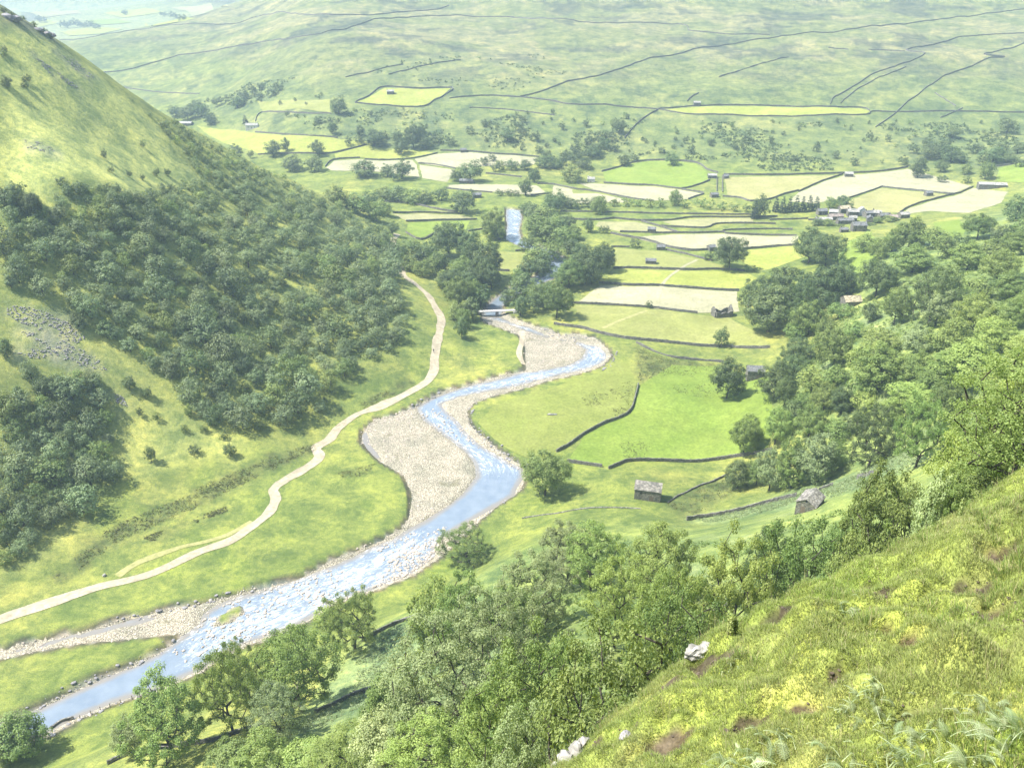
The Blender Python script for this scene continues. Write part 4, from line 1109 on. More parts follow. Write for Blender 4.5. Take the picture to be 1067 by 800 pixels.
def rock(name, label, x, y, parts, mat='lime', zmin=0.0, sub=3):
    X, Y, zc = knoll_xy(x, y) if zmin < 0 else hit(x, y, zmin); Z = float(zat(X, Y))
    Vs = []; Fs = []; b = 0
    for k, (ox, oy, oz, sx, sy, sz) in enumerate(parts):
        V, F = rock_unit(200 + k + int(x), sub, .34, 1.0)
        V = V.copy(); V[:, 2] = np.round(V[:, 2] * 3.0 + .15 * V[:, 0]) / 3.0 * .45 + V[:, 2] * .55
        Vs.append(V * (sx, sy, sz) + (ox, oy, oz)); Fs.append(F + b); b += len(V)
    o = link(name, mesh_arrays(name, np.concatenate(Vs), [np.concatenate(Fs)], [M[mat]]), None, (X, Y, Z))
    return tag(o, label, 'rock')
rock('limestone_outcrop', 'white limestone ledge at the lower edge of the grassy crest', 590, 772, [(.05, .12, .06, .24, .26, .26), (-.16, -.06, -.12, .22, .26, .24), (.30, .34, .14, .2, .26, .24), (-.34, -.18, -.3, .2, .24, .24), (.5, .55, .2, .16, .2, .16)], zmin=-1)
rock('limestone_outcrop', 'white limestone block on the grassy crest beside the dark wall', 726, 674, [(0, 0, .16, .30, .22, .24), (.36, .12, .2, .26, .2, .18), (.66, .25, .22, .24, .2, .15), (1.0, .35, .26, .17, .17, .12)], zmin=-1)
rock('boulder', 'small half buried brown stone low on the near grass', 652, 768, [(0, 0, .03, .13, .13, .12)], 'scree')
rock('boulder', 'pale stone lying in the bright pasture', 574, 432.5, [(0, 0, .3, 1.3, .5, .5), (1.6, .3, .2, .8, .5, .35)], 'lime', sub=2)
rock('boulder', 'pale stone beside the track near the rushes', 109, 600, [(0, 0, .25, .5, .5, .4)], 'lime', sub=2)
for lb_, x_, y_, k_ in (('dark rock of the crag at the very edge of the picture', 6, 17, 2.6), ('flat dark crag rock on the skyline of the left hill', 26, 19, 2.4), ('lowest dark crag rock on the skyline of the left hill', 47, 35, 2.0), ('small crag rock between the shrubs of the left skyline', 37, 30, 1.6)):
    rock('crag_rock', lb_, x_, y_, [(0, 0, -.3 * k_, 1.6 * k_, k_, .8 * k_), (1.1 * k_, .5 * k_, -.5 * k_, k_, .8 * k_, .6 * k_)], 'scree', sub=2)

# ================================================================== tree meshes
def unit_dirs(n, r):
    v = r.normal(size=(n, 3)); return v / np.linalg.norm(v, axis=1)[:, None]

def leaf_cloud(C, rc, nl, leaf, r, flat=.75, updir=.45, ctr=None, cw_=1.0):
    """leaf quads round every clump centre"""
    n = len(C) * nl
    ci = np.repeat(np.arange(len(C)), nl)
    d = unit_dirs(n, r); rad = r.uniform(.15, 1, n) ** .5
    off = d * (rad * rc[ci])[:, None]; off[:, 2] *= flat
    P = C[ci] + off
    if ctr is None:
        nn = d * .7 + r.normal(size=(n, 3)) * .65
    else:       # leaves of a crown mostly face out of it
        o_ = P - np.array(ctr); o_ /= np.linalg.norm(o_, axis=1)[:, None] + 1e-9
        nn = d * .75 + o_ * .75 * cw_ + r.normal(size=(n, 3)) * (.35 if cw_ > .9 else .5)
    nn[:, 2] += updir; nn /= np.linalg.norm(nn, axis=1)[:, None]
    a = np.cross(nn, unit_dirs(n, r)); a /= np.linalg.norm(a, axis=1)[:, None] + 1e-9; b = np.cross(nn, a)
    l = leaf * r.uniform(.65, 1.4, n)[:, None]; w = l * r.uniform(.45, .7, n)[:, None]
    V = np.stack([P - a * l * .5, P + b * w * .5 + nn * w * .15, P + a * l * .5, P - b * w * .5 + nn * w * .15], 1).reshape(-1, 3)
    F = np.arange(n * 4).reshape(-1, 4)
    ct = r.uniform(0, 1, len(C))
    t = np.clip(.5 * ct[ci] + .5 * r.uniform(0, 1, n), 0, 1)
    return V, F, np.repeat(t, 4)

def crown_points(r, n, H, W, z0, shape):
    """clump centres in an uneven crown"""
    ph = r.uniform(0, 6.28, 6)
    lobes = unit_dirs(int(r.integers(4, 8)), r)
    out = []
    cand = 0
    mind = 1.05 * (W * W * (H - z0) / n) ** (1 / 3.0) * .55
    while len(out) < n and cand < n * 60:
        cand += 1
        d = unit_dirs(1, r)[0]
        if d[2] < -.8: continue
        rad = r.uniform(.08, 1) ** .42
        lob = 1 + (.12 if shape == 'dome' else .30) * max(0, float((lobes @ d).max()) - .55) / .45 - (.07 if shape == 'dome' else .20) * (math.sin(3 * math.atan2(d[1], d[0]) + ph[0]) * .5 + .5)
        if shape == 'cone':
            f = r.uniform(0, 1) ** 1.4; a = r.uniform(0, 6.28); q = (1 - f) ** .8 * .5 * W * r.uniform(.5, 1) ** .5
            p = np.array([q * math.cos(a), q * math.sin(a), z0 + f * (H - z0) * .97])
        else:
            hz = (H - z0) * .5; cz_ = z0 + hz * (.92 if shape != 'spread' else 1.0)
            x = d * rad * lob
            p = np.array([x[0] * W * .5, x[1] * W * .5, cz_ + x[2] * hz])
            if shape == 'tall': p[:2] *= .75 + .35 * (1 - abs(x[2]))
            if shape == 'spread': p[2] = z0 + (p[2] - z0) * (.78 + .22 * (1 - min(1, np.hypot(*x[:2]))))
        if p[2] < z0 * .9: continue
        if any(np.sum((p - q) ** 2) < mind * mind for q in out): continue
        out.append(p)
    return np.array(out)

def skeleton(r, C, H, W, th, lean, rt, wig=.08):
    """grow limbs from a trunk out to every clump centre; thickness follows what each limb carries"""
    nodes = []; par = []
    k = 6
    for i in range(k + 1):
        f = i / k
        nodes.append(np.array([lean[0] * f * f + r.normal(0, .03) * W * f * .3, lean[1] * f * f + r.normal(0, .03) * W * f * .3, th * f])); par.append(i - 1)
    order = np.argsort(np.linalg.norm(C - nodes[-1], axis=1))
    tips = []
    for ci in order:
        c = C[ci]
        A = np.array(nodes); lo = 3
        d = np.linalg.norm(A[lo:] - c, axis=1) + 1.4 * np.maximum(0, A[lo:, 2] - c[2] + .05 * H)
        j = int(np.argmin(d)) + lo
        a = nodes[j]; dist = np.linalg.norm(c - a); m = max(1, int(dist / (.09 * H)))
        pj = j
        for s in range(1, m + 1):
            f = s / m; q = a + (c - a) * f
            q = q + r.normal(0, wig, 3) * dist * (0 if s == m else math.sin(math.pi * f)); q[2] += .10 * dist * math.sin(math.pi * f)
            nodes.append(q); par.append(pj); pj = len(nodes) - 1
        tips.append(pj)
    n = len(nodes); load = np.zeros(n)
    for t in tips: load[t] += 1
    for i in range(n - 1, 0, -1):
        load[par[i]] += load[i]
    rad = rt * (np.maximum(load, .6) / max(load[0], 1)) ** .46
    rad[0] *= 1.35
    return np.array(nodes), np.array(par), rad

def limbs_mesh(nodes, par, rad, minr=0.0, sides=5):
    V = []; F = []; b = 0
    for i in range(1, len(nodes)):
        if rad[i] < minr: continue
        a, c = nodes[par[i]], nodes[i]; d = c - a; ln = np.linalg.norm(d)
        if ln < 1e-5: continue
        d = d / ln; u = np.cross(d, (.3, .9, .2)); u /= np.linalg.norm(u); w = np.cross(d, u)
        r0 = min(rad[par[i]], rad[i] * 1.45); r1 = rad[i]
        ang = np.arange(sides) * 2 * math.pi / sides
        ring = np.cos(ang)[:, None] * u + np.sin(ang)[:, None] * w
        V.append(np.concatenate([a - d * r0 * .3 + ring * r0, c + ring * r1]))
        k = np.arange(sides)
        F.append(np.stack([k, (k + 1) % sides, sides + (k + 1) % sides, sides + k], -1) + b); b += 2 * sides
    return np.concatenate(V), np.concatenate(F)

PROTO = {}
def make_proto(key, seed, H, W, z0, th, shape, ncl, nl, leaf, rc, rt, leafmat, bark='bark', minr=.0, inner=0, lean=0.0, flat=.75, sides=5, wig=.08):
    r = np.random.default_rng(seed)
    C = crown_points(r, ncl, H, W, z0, shape)
    rcs = rc * r.uniform(.65, 1.3, len(C))
    nodes, par, rad = skeleton(r, C, H, W, th, (r.normal(0, 1) * lean, r.normal(0, 1) * lean), rt, wig)
    LV, LF, T = leaf_cloud(C, rcs, nl, leaf, r, flat, .4, (0, 0, z0 + .3 * (H - z0)), 1.0 if leaf > .3 else .62)
    # sprays along the limbs fill the inside of the crown
    if inner:
        k = np.where((rad < rt * .33))[0]; k = r.choice(k, min(inner, len(k)), replace=False)
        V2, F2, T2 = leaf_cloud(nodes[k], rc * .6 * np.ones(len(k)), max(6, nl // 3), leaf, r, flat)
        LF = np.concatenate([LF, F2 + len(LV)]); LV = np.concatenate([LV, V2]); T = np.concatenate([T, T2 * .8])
    z = np.maximum(LV[:, 2], .05 * H); LV[:, 2] = z
    BV, BF = limbs_mesh(nodes, par, rad, minr, sides)
    # true size of what was made
    ext = np.percentile(np.abs(LV[:, :2]), 97) * 2; top = np.percentile(LV[:, 2], 99.3)
    PROTO[key] = dict(H=top, W=ext,
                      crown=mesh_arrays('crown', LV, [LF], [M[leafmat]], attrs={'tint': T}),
                      trunk=mesh_arrays('trunk', BV, [BF], [M[bark]], smooth=True),
                      both=None, data=(LV, LF, T, BV, BF, leafmat, bark))
def both(key):
    p = PROTO[key]
    if p['both'] is None:
        LV, LF, T, BV, BF, lm, bk_ = p['data']
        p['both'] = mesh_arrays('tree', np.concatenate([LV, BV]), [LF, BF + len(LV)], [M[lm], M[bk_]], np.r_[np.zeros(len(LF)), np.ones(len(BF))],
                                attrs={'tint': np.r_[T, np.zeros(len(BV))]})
    return p['both']

# compact crowns of the hillside wood
for k in range(5):
    make_proto(f'wood_w{k}', 340 + k, 8, (8, 7.4, 6.6, 8.4, 7.6)[k], .4, 2.0, 'dome', (40, 38, 34, 42, 36)[k], 52, .50, 1.3, .2, 'lf_wood', minr=.06, lean=.2)
    make_proto(f'wood_m{k}', 360 + k, 8, (8, 7.4, 6.6, 8.4, 7.6)[k], .4, 2.0, 'dome', (40, 38, 34, 42, 36)[k], 52, .50, 1.3, .2, 'lf_mid', minr=.06, lean=.2)
    make_proto(f'wood_d{k}', 380 + k, 8, (8, 7.4, 6.6, 8.4, 7.6)[k], .4, 2.0, 'dome', (40, 38, 34, 42, 36)[k], 52, .50, 1.3, .2, 'lf_dark', minr=.06, lean=.2)
# distant and middle trees: three shapes in each leaf
for lk, lm in (('w', 'lf_wood'), ('d', 'lf_dark'), ('m', 'lf_mid'), ('l', 'lf_light')):
    for k in range(4):
        sh = ('round', 'round', 'tall', 'round')[k]
        make_proto(f'far_{lk}{k}', 300 + 17 * k + ord(lk), 10, (9.5, 8.5, 7, 10)[k], .7, 2.6, sh, (46, 42, 38, 50)[k], 56, .60, 1.55, .26, lm, minr=.06, lean=.3)
for k in range(2):
    make_proto(f'con{k}', 400 + k, 14, 6, 1.2, 9, 'cone', 46, 60, .55, 1.0, .22, 'lf_con', minr=.06, flat=.5)
for lk, lm in (('w', 'lf_wood'), ('m', 'lf_mid'), ('d', 'lf_dark')):
    for k in range(2):
        make_proto(f'bush_{lk}{k}', 430 + 7 * k + ord(lk), 3.2, 4.0, .3, .8, 'round', 12, 46, .36, .75, .09, lm, minr=.02)
# middle distance trees with finer leaves
for lk, lm, nn in (('w', 'lf_wood', 2), ('d', 'lf_dark', 3), ('m', 'lf_mid', 3), ('l', 'lf_light', 3), ('p', 'lf_pale', 2), ('y', 'lf_yel', 2)):
    for k in range(nn):
        sh = ('round', 'tall', 'round')[k]
        make_proto(f'mid_{lk}{k}', 500 + 31 * k + ord(lk), 13, (12, 9.5, 13)[k], (2.5, 1.3, 1.3)[k], 3.8, sh, (95, 80, 100)[k], 100, .42, 1.35, .30, lm, minr=.025, lean=.5, inner=60)
# near trees
for lk, lm, nn in (('d', 'lf_dark', 1), ('m', 'lf_mid', 2), ('l', 'lf_light', 2), ('p', 'lf_pale', 2), ('y', 'lf_yel', 2)):
    for k in range(nn):
        sh = ('round', 'tall')[k]
        make_proto(f'near_{lk}{k}', 700 + 31 * k + ord(lk), 12, (11.5, 9)[k], 1.5, 3.4, sh, (122, 108)[k], 165, .20, .84, .27, lm, minr=.012, lean=.6, inner=160, flat=.7)
make_proto('haw0', 811, 6.5, 10, 2.0, 1.0, 'spread', 110, 260, .085, .56, .30, 'lf_olive', minr=.01, lean=1.2, inner=140, flat=.5, sides=6, wig=.17)
make_proto('haw1', 812, 7, 8.5, 1.2, 1.7, 'spread', 90, 200, .13, .68, .22, 'lf_mid', minr=.01, lean=.9, inner=90, flat=.55, sides=6, wig=.14)
make_proto('ash0', 821, 11, 10, 1.6, 3.0, 'round', 150, 230, .13, .84, .25, 'lf_yel', minr=.01, lean=1.0, inner=150, flat=.6, sides=6, wig=.12)

for lk, lm in (('w', 'lf_wood'), ('d', 'lf_dark'), ('m', 'lf_mid'), ('l', 'lf_light')):
    for k in range(2):
        make_proto(f'tiny_{lk}{k}', 900 + 17 * k + ord(lk), 8, 8, .5, 2, 'round', 22, 34, .75, 1.5, .2, lm, minr=.08)
KINDS = {   # letter: (name, category, colour words, noun)
    'w': ('broadleaf_tree', 'tree', 'grey green', 'tree'), 'd': ('broadleaf_tree', 'tree', 'dark green', 'tree'), 'm': ('broadleaf_tree', 'tree', 'mid green', 'tree'),
    'l': ('broadleaf_tree', 'tree', 'light green', 'tree'), 'p': ('broadleaf_tree', 'tree', 'pale silvery green', 'tree'), 'y': ('broadleaf_tree', 'tree', 'yellow green', 'tree'),
    'c': ('conifer_tree', 'tree', 'dark pointed', 'conifer'), 'h': ('hawthorn_tree', 'tree', 'low spreading', 'hawthorn'), 's': ('shrub', 'shrub', 'grey green', 'shrub'),
    'b': ('shrub', 'shrub', 'mid green', 'shrub'), 'k': ('shrub', 'shrub', 'dark', 'shrub')}
TINTS = {'wood': (1, 1, 1), 'val': (1, 1, 1), 'right': (1.0, 1.02, .95), 'near': (1.0, 1.0, .95)}
TREES = []     # dicts used for the labels afterwards
QUEUE = []
MASS = []
tr_rng = np.random.default_rng(99)

def plant(X, Y, hgt, wid, kind, group, tint=(1, 1, 1), px=None, force=None):
    """px: the crown's height in the photograph, which decides how finely it is built"""
    Z = float(zat(X, Y))
    if px is None:
        _, yb, zc = project(X, Y, Z); px = float(hgt * FPX / zc * .9)
    QUEUE.append((X, Y, Z, hgt, wid, kind, group, tint, px))

WOODS = ('trees of the hillside wood', 'trees of the lower left wood')
def kind_name(kind, group):
    nm = KINDS[kind][0]
    return 'woodland_tree' if nm == 'broadleaf_tree' and group in WOODS else nm

def raise_all():
    by = {}
    for q in QUEUE: by.setdefault(kind_name(q[5], q[6]), []).append(q)
    for nm, L_ in by.items():
        L_.sort(key=lambda q: -q[8])
        for i, q in enumerate(L_):
            if i < 296: raise_tree(nm, q)
            else: MASS.append((nm, q))
    # what is left of a kind stands as one mass
    for nm in sorted({m[0] for m in MASS}):
        Vs, Fs, Ts, Ms = [], [], [], []; b = 0; r = tr_rng
        lms = []
        for n2, (X, Y, Z, hgt, wid, kind, group, tint, px) in MASS:
            if n2 != nm: continue
            p = PROTO['tiny_%s%d' % ({'p': 'l', 'y': 'l', 's': 'w', 'b': 'm', 'k': 'd', 'c': 'd', 'h': 'm'}.get(kind, kind), r.integers(2))]
            LV, LF, T, BV, BF, lm, bk_ = p['data']
            if lm not in lms: lms.append(lm)
            a = r.uniform(0, 6.28); c, s_ = math.cos(a), math.sin(a); sx = wid / p['W']; sz = hgt / p['H']
            V = np.c_[(LV[:, 0] * c - LV[:, 1] * s_) * sx + X, (LV[:, 0] * s_ + LV[:, 1] * c) * sx + Y, LV[:, 2] * sz + Z - .1]
            Vs.append(V); Fs.append(LF + b); Ts.append(T); Ms.append(np.full(len(LF), lms.index(lm))); b += len(V)
        o = link('distant_trees' if nm == 'broadleaf_tree' else 'scrub', mesh_arrays('tree_mass', np.concatenate(Vs), [np.concatenate(Fs)], [M[l] for l in lms], np.concatenate(Ms), attrs={'tint': np.concatenate(Ts)}))
        tag(o, kind='stuff')

def raise_tree(nm, q):
    X, Y, Z, hgt, wid, kind, group, tint, px = q
    r = tr_rng
    if kind == 'c': key = f'con{r.integers(2)}'
    elif kind == 'h': key = 'haw%d' % (0 if px > 70 else 1)
    elif kind in 'sbk': key = 'bush_' + {'s': 'w', 'b': 'm', 'k': 'd'}[kind] + str(r.integers(2))
    elif group in WOODS: key = f'wood_{ {"l": "m"}.get(kind, kind)}{r.integers(5)}'
    elif px > 50:
        n = {'d': 1, 'm': 2, 'l': 2, 'p': 2, 'y': 2}.get(kind, 2); key = f'near_{kind}{r.integers(n)}' if kind != 'w' else f'near_p{r.integers(2)}'
        if kind == 'y' and px > 120: key = 'ash0'
    elif px > 24:
        n = {'w': 2, 'd': 3, 'm': 3, 'l': 3, 'p': 2, 'y': 2}[kind]; key = f'mid_{kind}{r.integers(n)}'
        if group == 'trees along the valley floor' and px > 30: key = f'mid_{kind}0'
    else:
        key = f'far_{ {"p": "l", "y": "l"}.get(kind, kind)}{r.integers(4)}'
    p = PROTO[key]
    sz = hgt / p['H']; sx = wid / p['W']; sx = min(max(sx, sz * .5), sz * 1.9)
    _, cat, colw, noun = KINDS[kind]
    rot = r.uniform(0, 6.28); bx = r.uniform(.92, 1.08)
    small = px < 22
    if small:
        o = bpy.data.objects.new(nm, both(key)); COL.objects.link(o); o.color = (*tint, 1)
    else:
        o = bpy.data.objects.new(nm, None); COL.objects.link(o); o.empty_display_size = .5
        for k in ('crown', 'trunk'):
            c = bpy.data.objects.new(k, p[k]); COL.objects.link(c); c.parent = o; c.color = (*tint, 1)
    o.location = (X, Y, Z - .05 * hgt * .3); o.rotation_euler = (0, 0, rot); o.scale = (sx * bx, sx / bx, sz)
    cx, cy, zc = project(X, Y, Z + hgt * .55)
    TREES.append(dict(o=o, kind=kind, x=float(cx), y=float(cy), px=px, w=wid * FPX / float(zc), h=hgt, group=group, cat=cat, colw=colw, noun=noun, ratio=hgt / wid))

def plant_px(s, group, tint=(1, 1, 1), zmin=0.0):
    """lines of: x ybase width height kind [zdepth]; all in image points except the depth"""
    for ln in s.strip().split('\n'):
        for it in ln.split(';'):
            q = it.split()
            if not q: continue
            x, yb, w, h, kd = float(q[0]), float(q[1]), float(q[2]), float(q[3]), q[4]
            if len(q) > 5:
                zc = float(q[5]); X, Y = at_depth(x, zc)
                Z = float(zat(X, Y)); _, yg, _ = project(X, Y, Z)
                ytop = yb - h
                hm = 6.0
                for _ in range(25):
                    _, yt, _ = project(X, Y, Z + hm); e = float(yt) - ytop
                    hm += e * zc / FPX * .9; hm = max(1.5, hm)
                plant(X, Y, hm, w * zc / FPX, kd, group, tint, px=h)
            else:
                X, Y, zc = hit(x, yb, zmin)
                Z = float(zat(X, Y)); hm = h * zc / FPX
                for _ in range(20):
                    _, yt, _ = project(X, Y, Z + hm); hm += (float(yt) - (yb - h)) * zc / FPX * .9; hm = max(1.0, hm)
                plant(X, Y, hm, w * zc / FPX, kd, group, tint, px=h)

# ---- lone trees, riverside and the valley floor
plant_px('''568 516 44 45 m; 483 585 52 36 h; 757 415 35 38 d; 751 361 15 20 d; 580 331 29 36 m; 563.6 318 24 25 m; 542 329 19 22 d; 547 309 25 24 d; 593 300 28 30 m; 616 296 32 35 d; 628 283 25 28 d; 585 297 20 18 d
600 285 20 20 m; 595 264 18 15 d; 572 252 30 24 m; 588 256 24 20 m; 560 244 26 22 m; 551 262 20 18 d; 580 216 24 18 d; 624 223 17 18 m; 613 242 12 16 d; 627 243 7 8 d; 632 243 7 8 d; 662 258 11 10 d; 676 321 7 8 d
760 280 32 34 d; 738 271 10 9 d; 778 283 8 7 b; 786 283 8 6 b; 791.5 227 17 24 d
468 268 33 38 d; 486 272 26 32 d; 504 292 36 40 d; 438 276 26 22 d; 418 272 18 20 d; 452 286 24 20 m; 484 292 28 25 m; 505 298 22 30 d; 478 322 28 33 m; 501 319 20 22 d; 481 352 15 22 d; 476 334 18 20 m; 513 247 28 30 m; 520 250 17 17 m; 482 222 28 24 d
409 245 14 14 d; 392 230 22 20 m; 372 222 24 22 m; 430 212 22 16 m; 415 210 24 16 d; 352 213 22 20 m; 527 318 12 16 d; 492 305 24 26 d; 462 300 18 18 m; 432 262 14 14 m; 400 224 18 16 m; 385 216 20 18 d; 445 212 18 14 d; 460 209 16 14 d; 400 208 18 14 m
556 276 22 22 m; 566 288 24 24 d; 548 292 22 22 d; 576 272 22 22 m; 578 244 24 22 m; 566 232 22 20 m; 590 240 20 18 d; 556 230 20 18 d; 596 250 18 16 m; 606 272 20 20 d; 572 320 24 26 d; 556 325 20 22 d; 604 290 24 24 d; 534 312 14 14 m; 540 298 18 18 m; 610 296 22 24 m; 574 222 20 18 d; 548 224 14 14 d
488 310 22 26 d; 470 306 24 26 d; 494 318 20 26 m; 460 284 24 24 d; 446 272 22 22 d; 476 300 24 26 m; 512 302 20 26 d; 492 334 20 24 d; 484 342 16 20 m; 425 282 16 16 m; 440 288 18 16 m''', 'trees along the valley floor')
# ---- beyond the spur, far meadows
plant_px('''285 163 17 17 d; 298 158 8 15 d; 331 162 15 17 d; 245 160 13 10 d; 262 165 7 9 d; 305 178 20 17 d; 328 179 18 17 d; 381 184 25 17 d; 353 119 17 20 d; 347 140 10 14 d; 332 129 8 8 d; 220 130 13 14 d; 256 130 6 10 c
196 125 18 16 d; 210 122 16 14 d; 183 122 14 12 d; 205 116 16 12 d; 228 110 12 10 d; 240 108 12 10 d; 255 104 13 10 d; 268 104 12 10 d; 283 100 12 10 d; 290 95 10 9 d; 248 112 14 11 d; 272 94 10 8 d; 262 96 10 8 d
419 187 22 21 d; 404 184 14 14 d; 418 161 16 18 d; 390 152 21 18 d; 431 155 17 25 d; 444 155 13 16 d; 414 147 14 12 d; 490 189 26 22 d; 476 189 14 12 d; 521 177 12 10 m; 529 147 14 14 d; 375 142 9 12 d; 363 152 8 10 d; 387 121 5 6 d; 300 122 5 7 d
518 179 11 10 d; 533 177 14 11 d; 547 177 14 11 d; 556.5 190 14 16 d; 547.5 204 14 20 d; 567 175 20 14 d; 596 190 24 18 m; 608 176 16 12 d; 580 176 14 12 d; 618 164 16 12 d; 520 204 9 7 d; 530 204 9 7 d; 538 204 8 6 d; 596 217 16 11 d; 609 216 12 10 d; 622 218 18 14 d
640 215 12 8 b; 652 215 13 9 b; 664 215 12 8 b; 676 216 13 9 b; 688 216 12 9 b; 713 217 12 9 b; 703 214 14 16 m; 730 216 12 10 b; 740 218 12 10 b; 752 219 12 8 b; 765 220 12 8 b; 778 221 10 8 b
864 217 12 12 m; 879 217 16 14 d; 912 243 17 18 m; 873 215 10 9 m; 908 252 5 6 k; 862 240 14 12 m; 851 238 12 11 d; 926 238 14 13 m; 903 246 12 10 d; 874 247 11 9 m
808 221 7 17 c; 815 222 8 17 c; 822 221 7 16 c; 829 221 8 17 c; 836 221 7 16 c; 843 220 8 16 c; 850 220 7 15 c; 786 228 8 18 c
956 185 17 22 d; 980 179 14 13 d; 982 190 11 8 d; 1006 182 11 12 m; 1007 191 9 8 m; 1026 187 16 19 m; 971 165 26 19 d; 990 169 22 18 d; 1034 170 26 18 d; 1050 170 16 12 d; 992 144 15 13 d; 1049 139 18 17 d; 905 147 8 11 d; 925 148 6 8 d; 1020 160 12 10 d; 958 175 10 8 d
645 139 14 16 d; 700 172 14 13 d; 651 173 12 12 d; 630 155 14 12 d; 620 160 14 12 d; 608 166 13 11 d; 597 170 13 11 d; 585 172 12 10 d; 575 172 12 9 d; 557 147 11 11 d; 556 187 10 10 d; 636 147 12 11 d; 545 140 10 8 d; 541 135 9 8 d; 778 150 8 11 d; 765 156 8 8 d; 803 150 7 9 d; 715 150 7 9 d
588 166 12 10 d; 600 160 13 11 d; 614 152 12 11 d; 626 148 12 11 d; 640 158 10 9 d; 570 165 10 9 d; 562 160 9 8 d; 505 172 10 9 d; 512 168 9 8 d; 660 168 10 8 d; 690 160 7 7 d; 720 160 8 8 d; 740 152 8 8 d
940 172 12 10 d; 950 160 12 11 d; 965 152 12 10 d; 1000 170 14 12 d; 1012 160 13 11 d; 1022 172 12 10 d; 1060 160 14 12 d; 1043 158 13 11 d; 1062 174 12 10 d; 985 155 12 11 d; 870 165 9 8 d; 850 158 8 8 d; 828 168 8 7 d; 890 172 9 8 d
440 140 12 12 d; 455 150 12 10 d; 470 152 11 10 d; 400 145 10 9 d; 375 150 10 9 d; 490 140 9 9 d; 505 132 8 8 d; 545 128 8 8 d; 585 135 8 8 d; 610 132 8 8 d''', 'trees among the far meadows', zmin=540.0)
plant_px('66 29 8 8 d; 72 30 9 9 d; 79 29 10 10 d; 86 30 9 8 d; 95 30 10 9 d; 102 31 8 7 d; 45 24 9 7 d; 40 22 8 6 d; 180 20 10 8 d; 170 18 8 6 d; 190 22 9 7 d; 130 16 8 6 d', 'trees in the far left distance', zmin=1400.0)
# ---- right hand wooded slope
plant_px('''842.5 274 28 38 d; 860 277 33 34 d; 873 277 15 20 m; 800 346 46 50 d; 830 346 40 54 d; 850 322 45 42 d; 868 312 34 36 d; 790 326 34 38 d; 820 316 40 38 d; 882 306 22 26 d; 842 349 33 36 m; 827 353 22 20 m; 873 332 26 16 m
912 309 37 38 d; 950 284 42 28 m; 929 262 20 27 l; 946 260 30 34 m; 974 258 30 22 m; 968 337 56 56 d; 974 340 33 37 p; 906 335 18 20 d; 931 338 26 34 m; 1018 249 32 26 m; 1040 253 22 20 d; 1058 229 30 24 d; 1055 266 28 25 m; 1007 282 34 30 m; 1038 294 38 34 l; 1017 310 30 24 m; 1050 312 34 28 m
868 383 38 42 m; 830 380 34 28 d; 905 396 45 40 l; 920 367 40 22 y; 954 370 32 30 p; 985 378 40 46 m; 1013 347 48 38 l; 1035 367 44 34 l; 1052 342 30 32 m; 950 394 36 28 m; 1010 397 55 40 y; 822 400 34 28 d; 845 407 30 24 p; 890 352 22 18 m; 858 352 22 20 m; 1000 320 26 22 m; 935 318 24 18 m; 1062 330 26 26 y; 985 300 30 24 m
880 290 20 18 d; 900 262 24 20 m; 915 270 22 20 m; 986 268 26 22 m; 1000 262 24 20 d; 1030 270 26 22 m; 1062 250 22 22 m; 925 300 24 20 m''', 'trees on the wooded slope', TINTS['right'])
plant_px('''904 490 52 66 d; 954 487 50 74 m; 801 511 34 42 w; 824 508 36 50 m; 848 503 40 50 w; 775 473 29 42 l; 807 463 28 38 l; 842 457 32 34 m; 768 509 26 30 d; 858 427 30 27 m; 876 430 26 26 d; 890 417 22 24 m; 806 416 32 38 d; 816 426 20 32 d; 913 408 52 50 m; 953 430 46 32 y; 972 414 38 34 m
995 397 50 32 l; 785 460 16 20 l; 870 460 26 24 m; 888 450 24 22 d; 930 440 30 28 l; 825 440 20 24 d; 1040 420 50 46 l; 985 440 36 40 m; 1062 385 36 34 y; 870 402 26 22 m; 835 430 22 20 m; 900 430 24 20 l; 925 388 24 20 m; 788 505 24 26 m; 866 490 28 30 m''', 'trees on the wooded slope', TINTS['right'])
# ---- trees beyond the crest and on the near slope (x, base, width, height, kind, distance)
plant_px('''1058 494 180 136 y 64; 1008 500 76 104 y 76; 1085 480 90 120 l 70; 934 572 56 84 m 84; 880 600 56 92 m 96; 833 612 62 78 m 106; 962 530 40 38 p 72; 995 520 40 34 l 70; 1030 515 46 36 m 66; 908 590 36 44 l 88; 795 615 46 62 d 120; 747 644 84 84 y 108
640 655 70 76 y 120; 684 610 70 64 l 148; 615 600 58 56 l 168; 590 600 52 52 p 176; 557 640 60 62 p 150; 534 664 54 50 m 140; 690 662 70 70 l 104
640 714 104 66 h 62; 552 760 76 100 m 74; 552 820 72 84 p 66; 700 668 60 50 h 76; 520 705 84 86 p 112; 486 652 60 52 m 142; 460 645 50 44 l 160;''', 'trees on the near slope', TINTS['near'])
plant_px('''370 676 54 62 m; 340 652 24 18 l; 316 740 76 88 l; 262 732 50 58 m; 243 763 58 88 l; 291 772 54 52 p; 182 789 72 84 m; 137 787 32 36 p; 28 786 50 42 m; 8 792 30 30 p; 465 768 118 118 p 102; 402 752 42 44 m 118
425 745 44 40 p 124; 520 815 92 74 l 84; 445 815 84 66 y 92; 365 815 72 54 y 112; 330 822 62 50 l 118; 278 818 62 44 l 128; 240 812 50 34 m 138; 400 800 60 50 p 104; 300 700 24 24 m''', 'trees on the near slope', TINTS['near'])

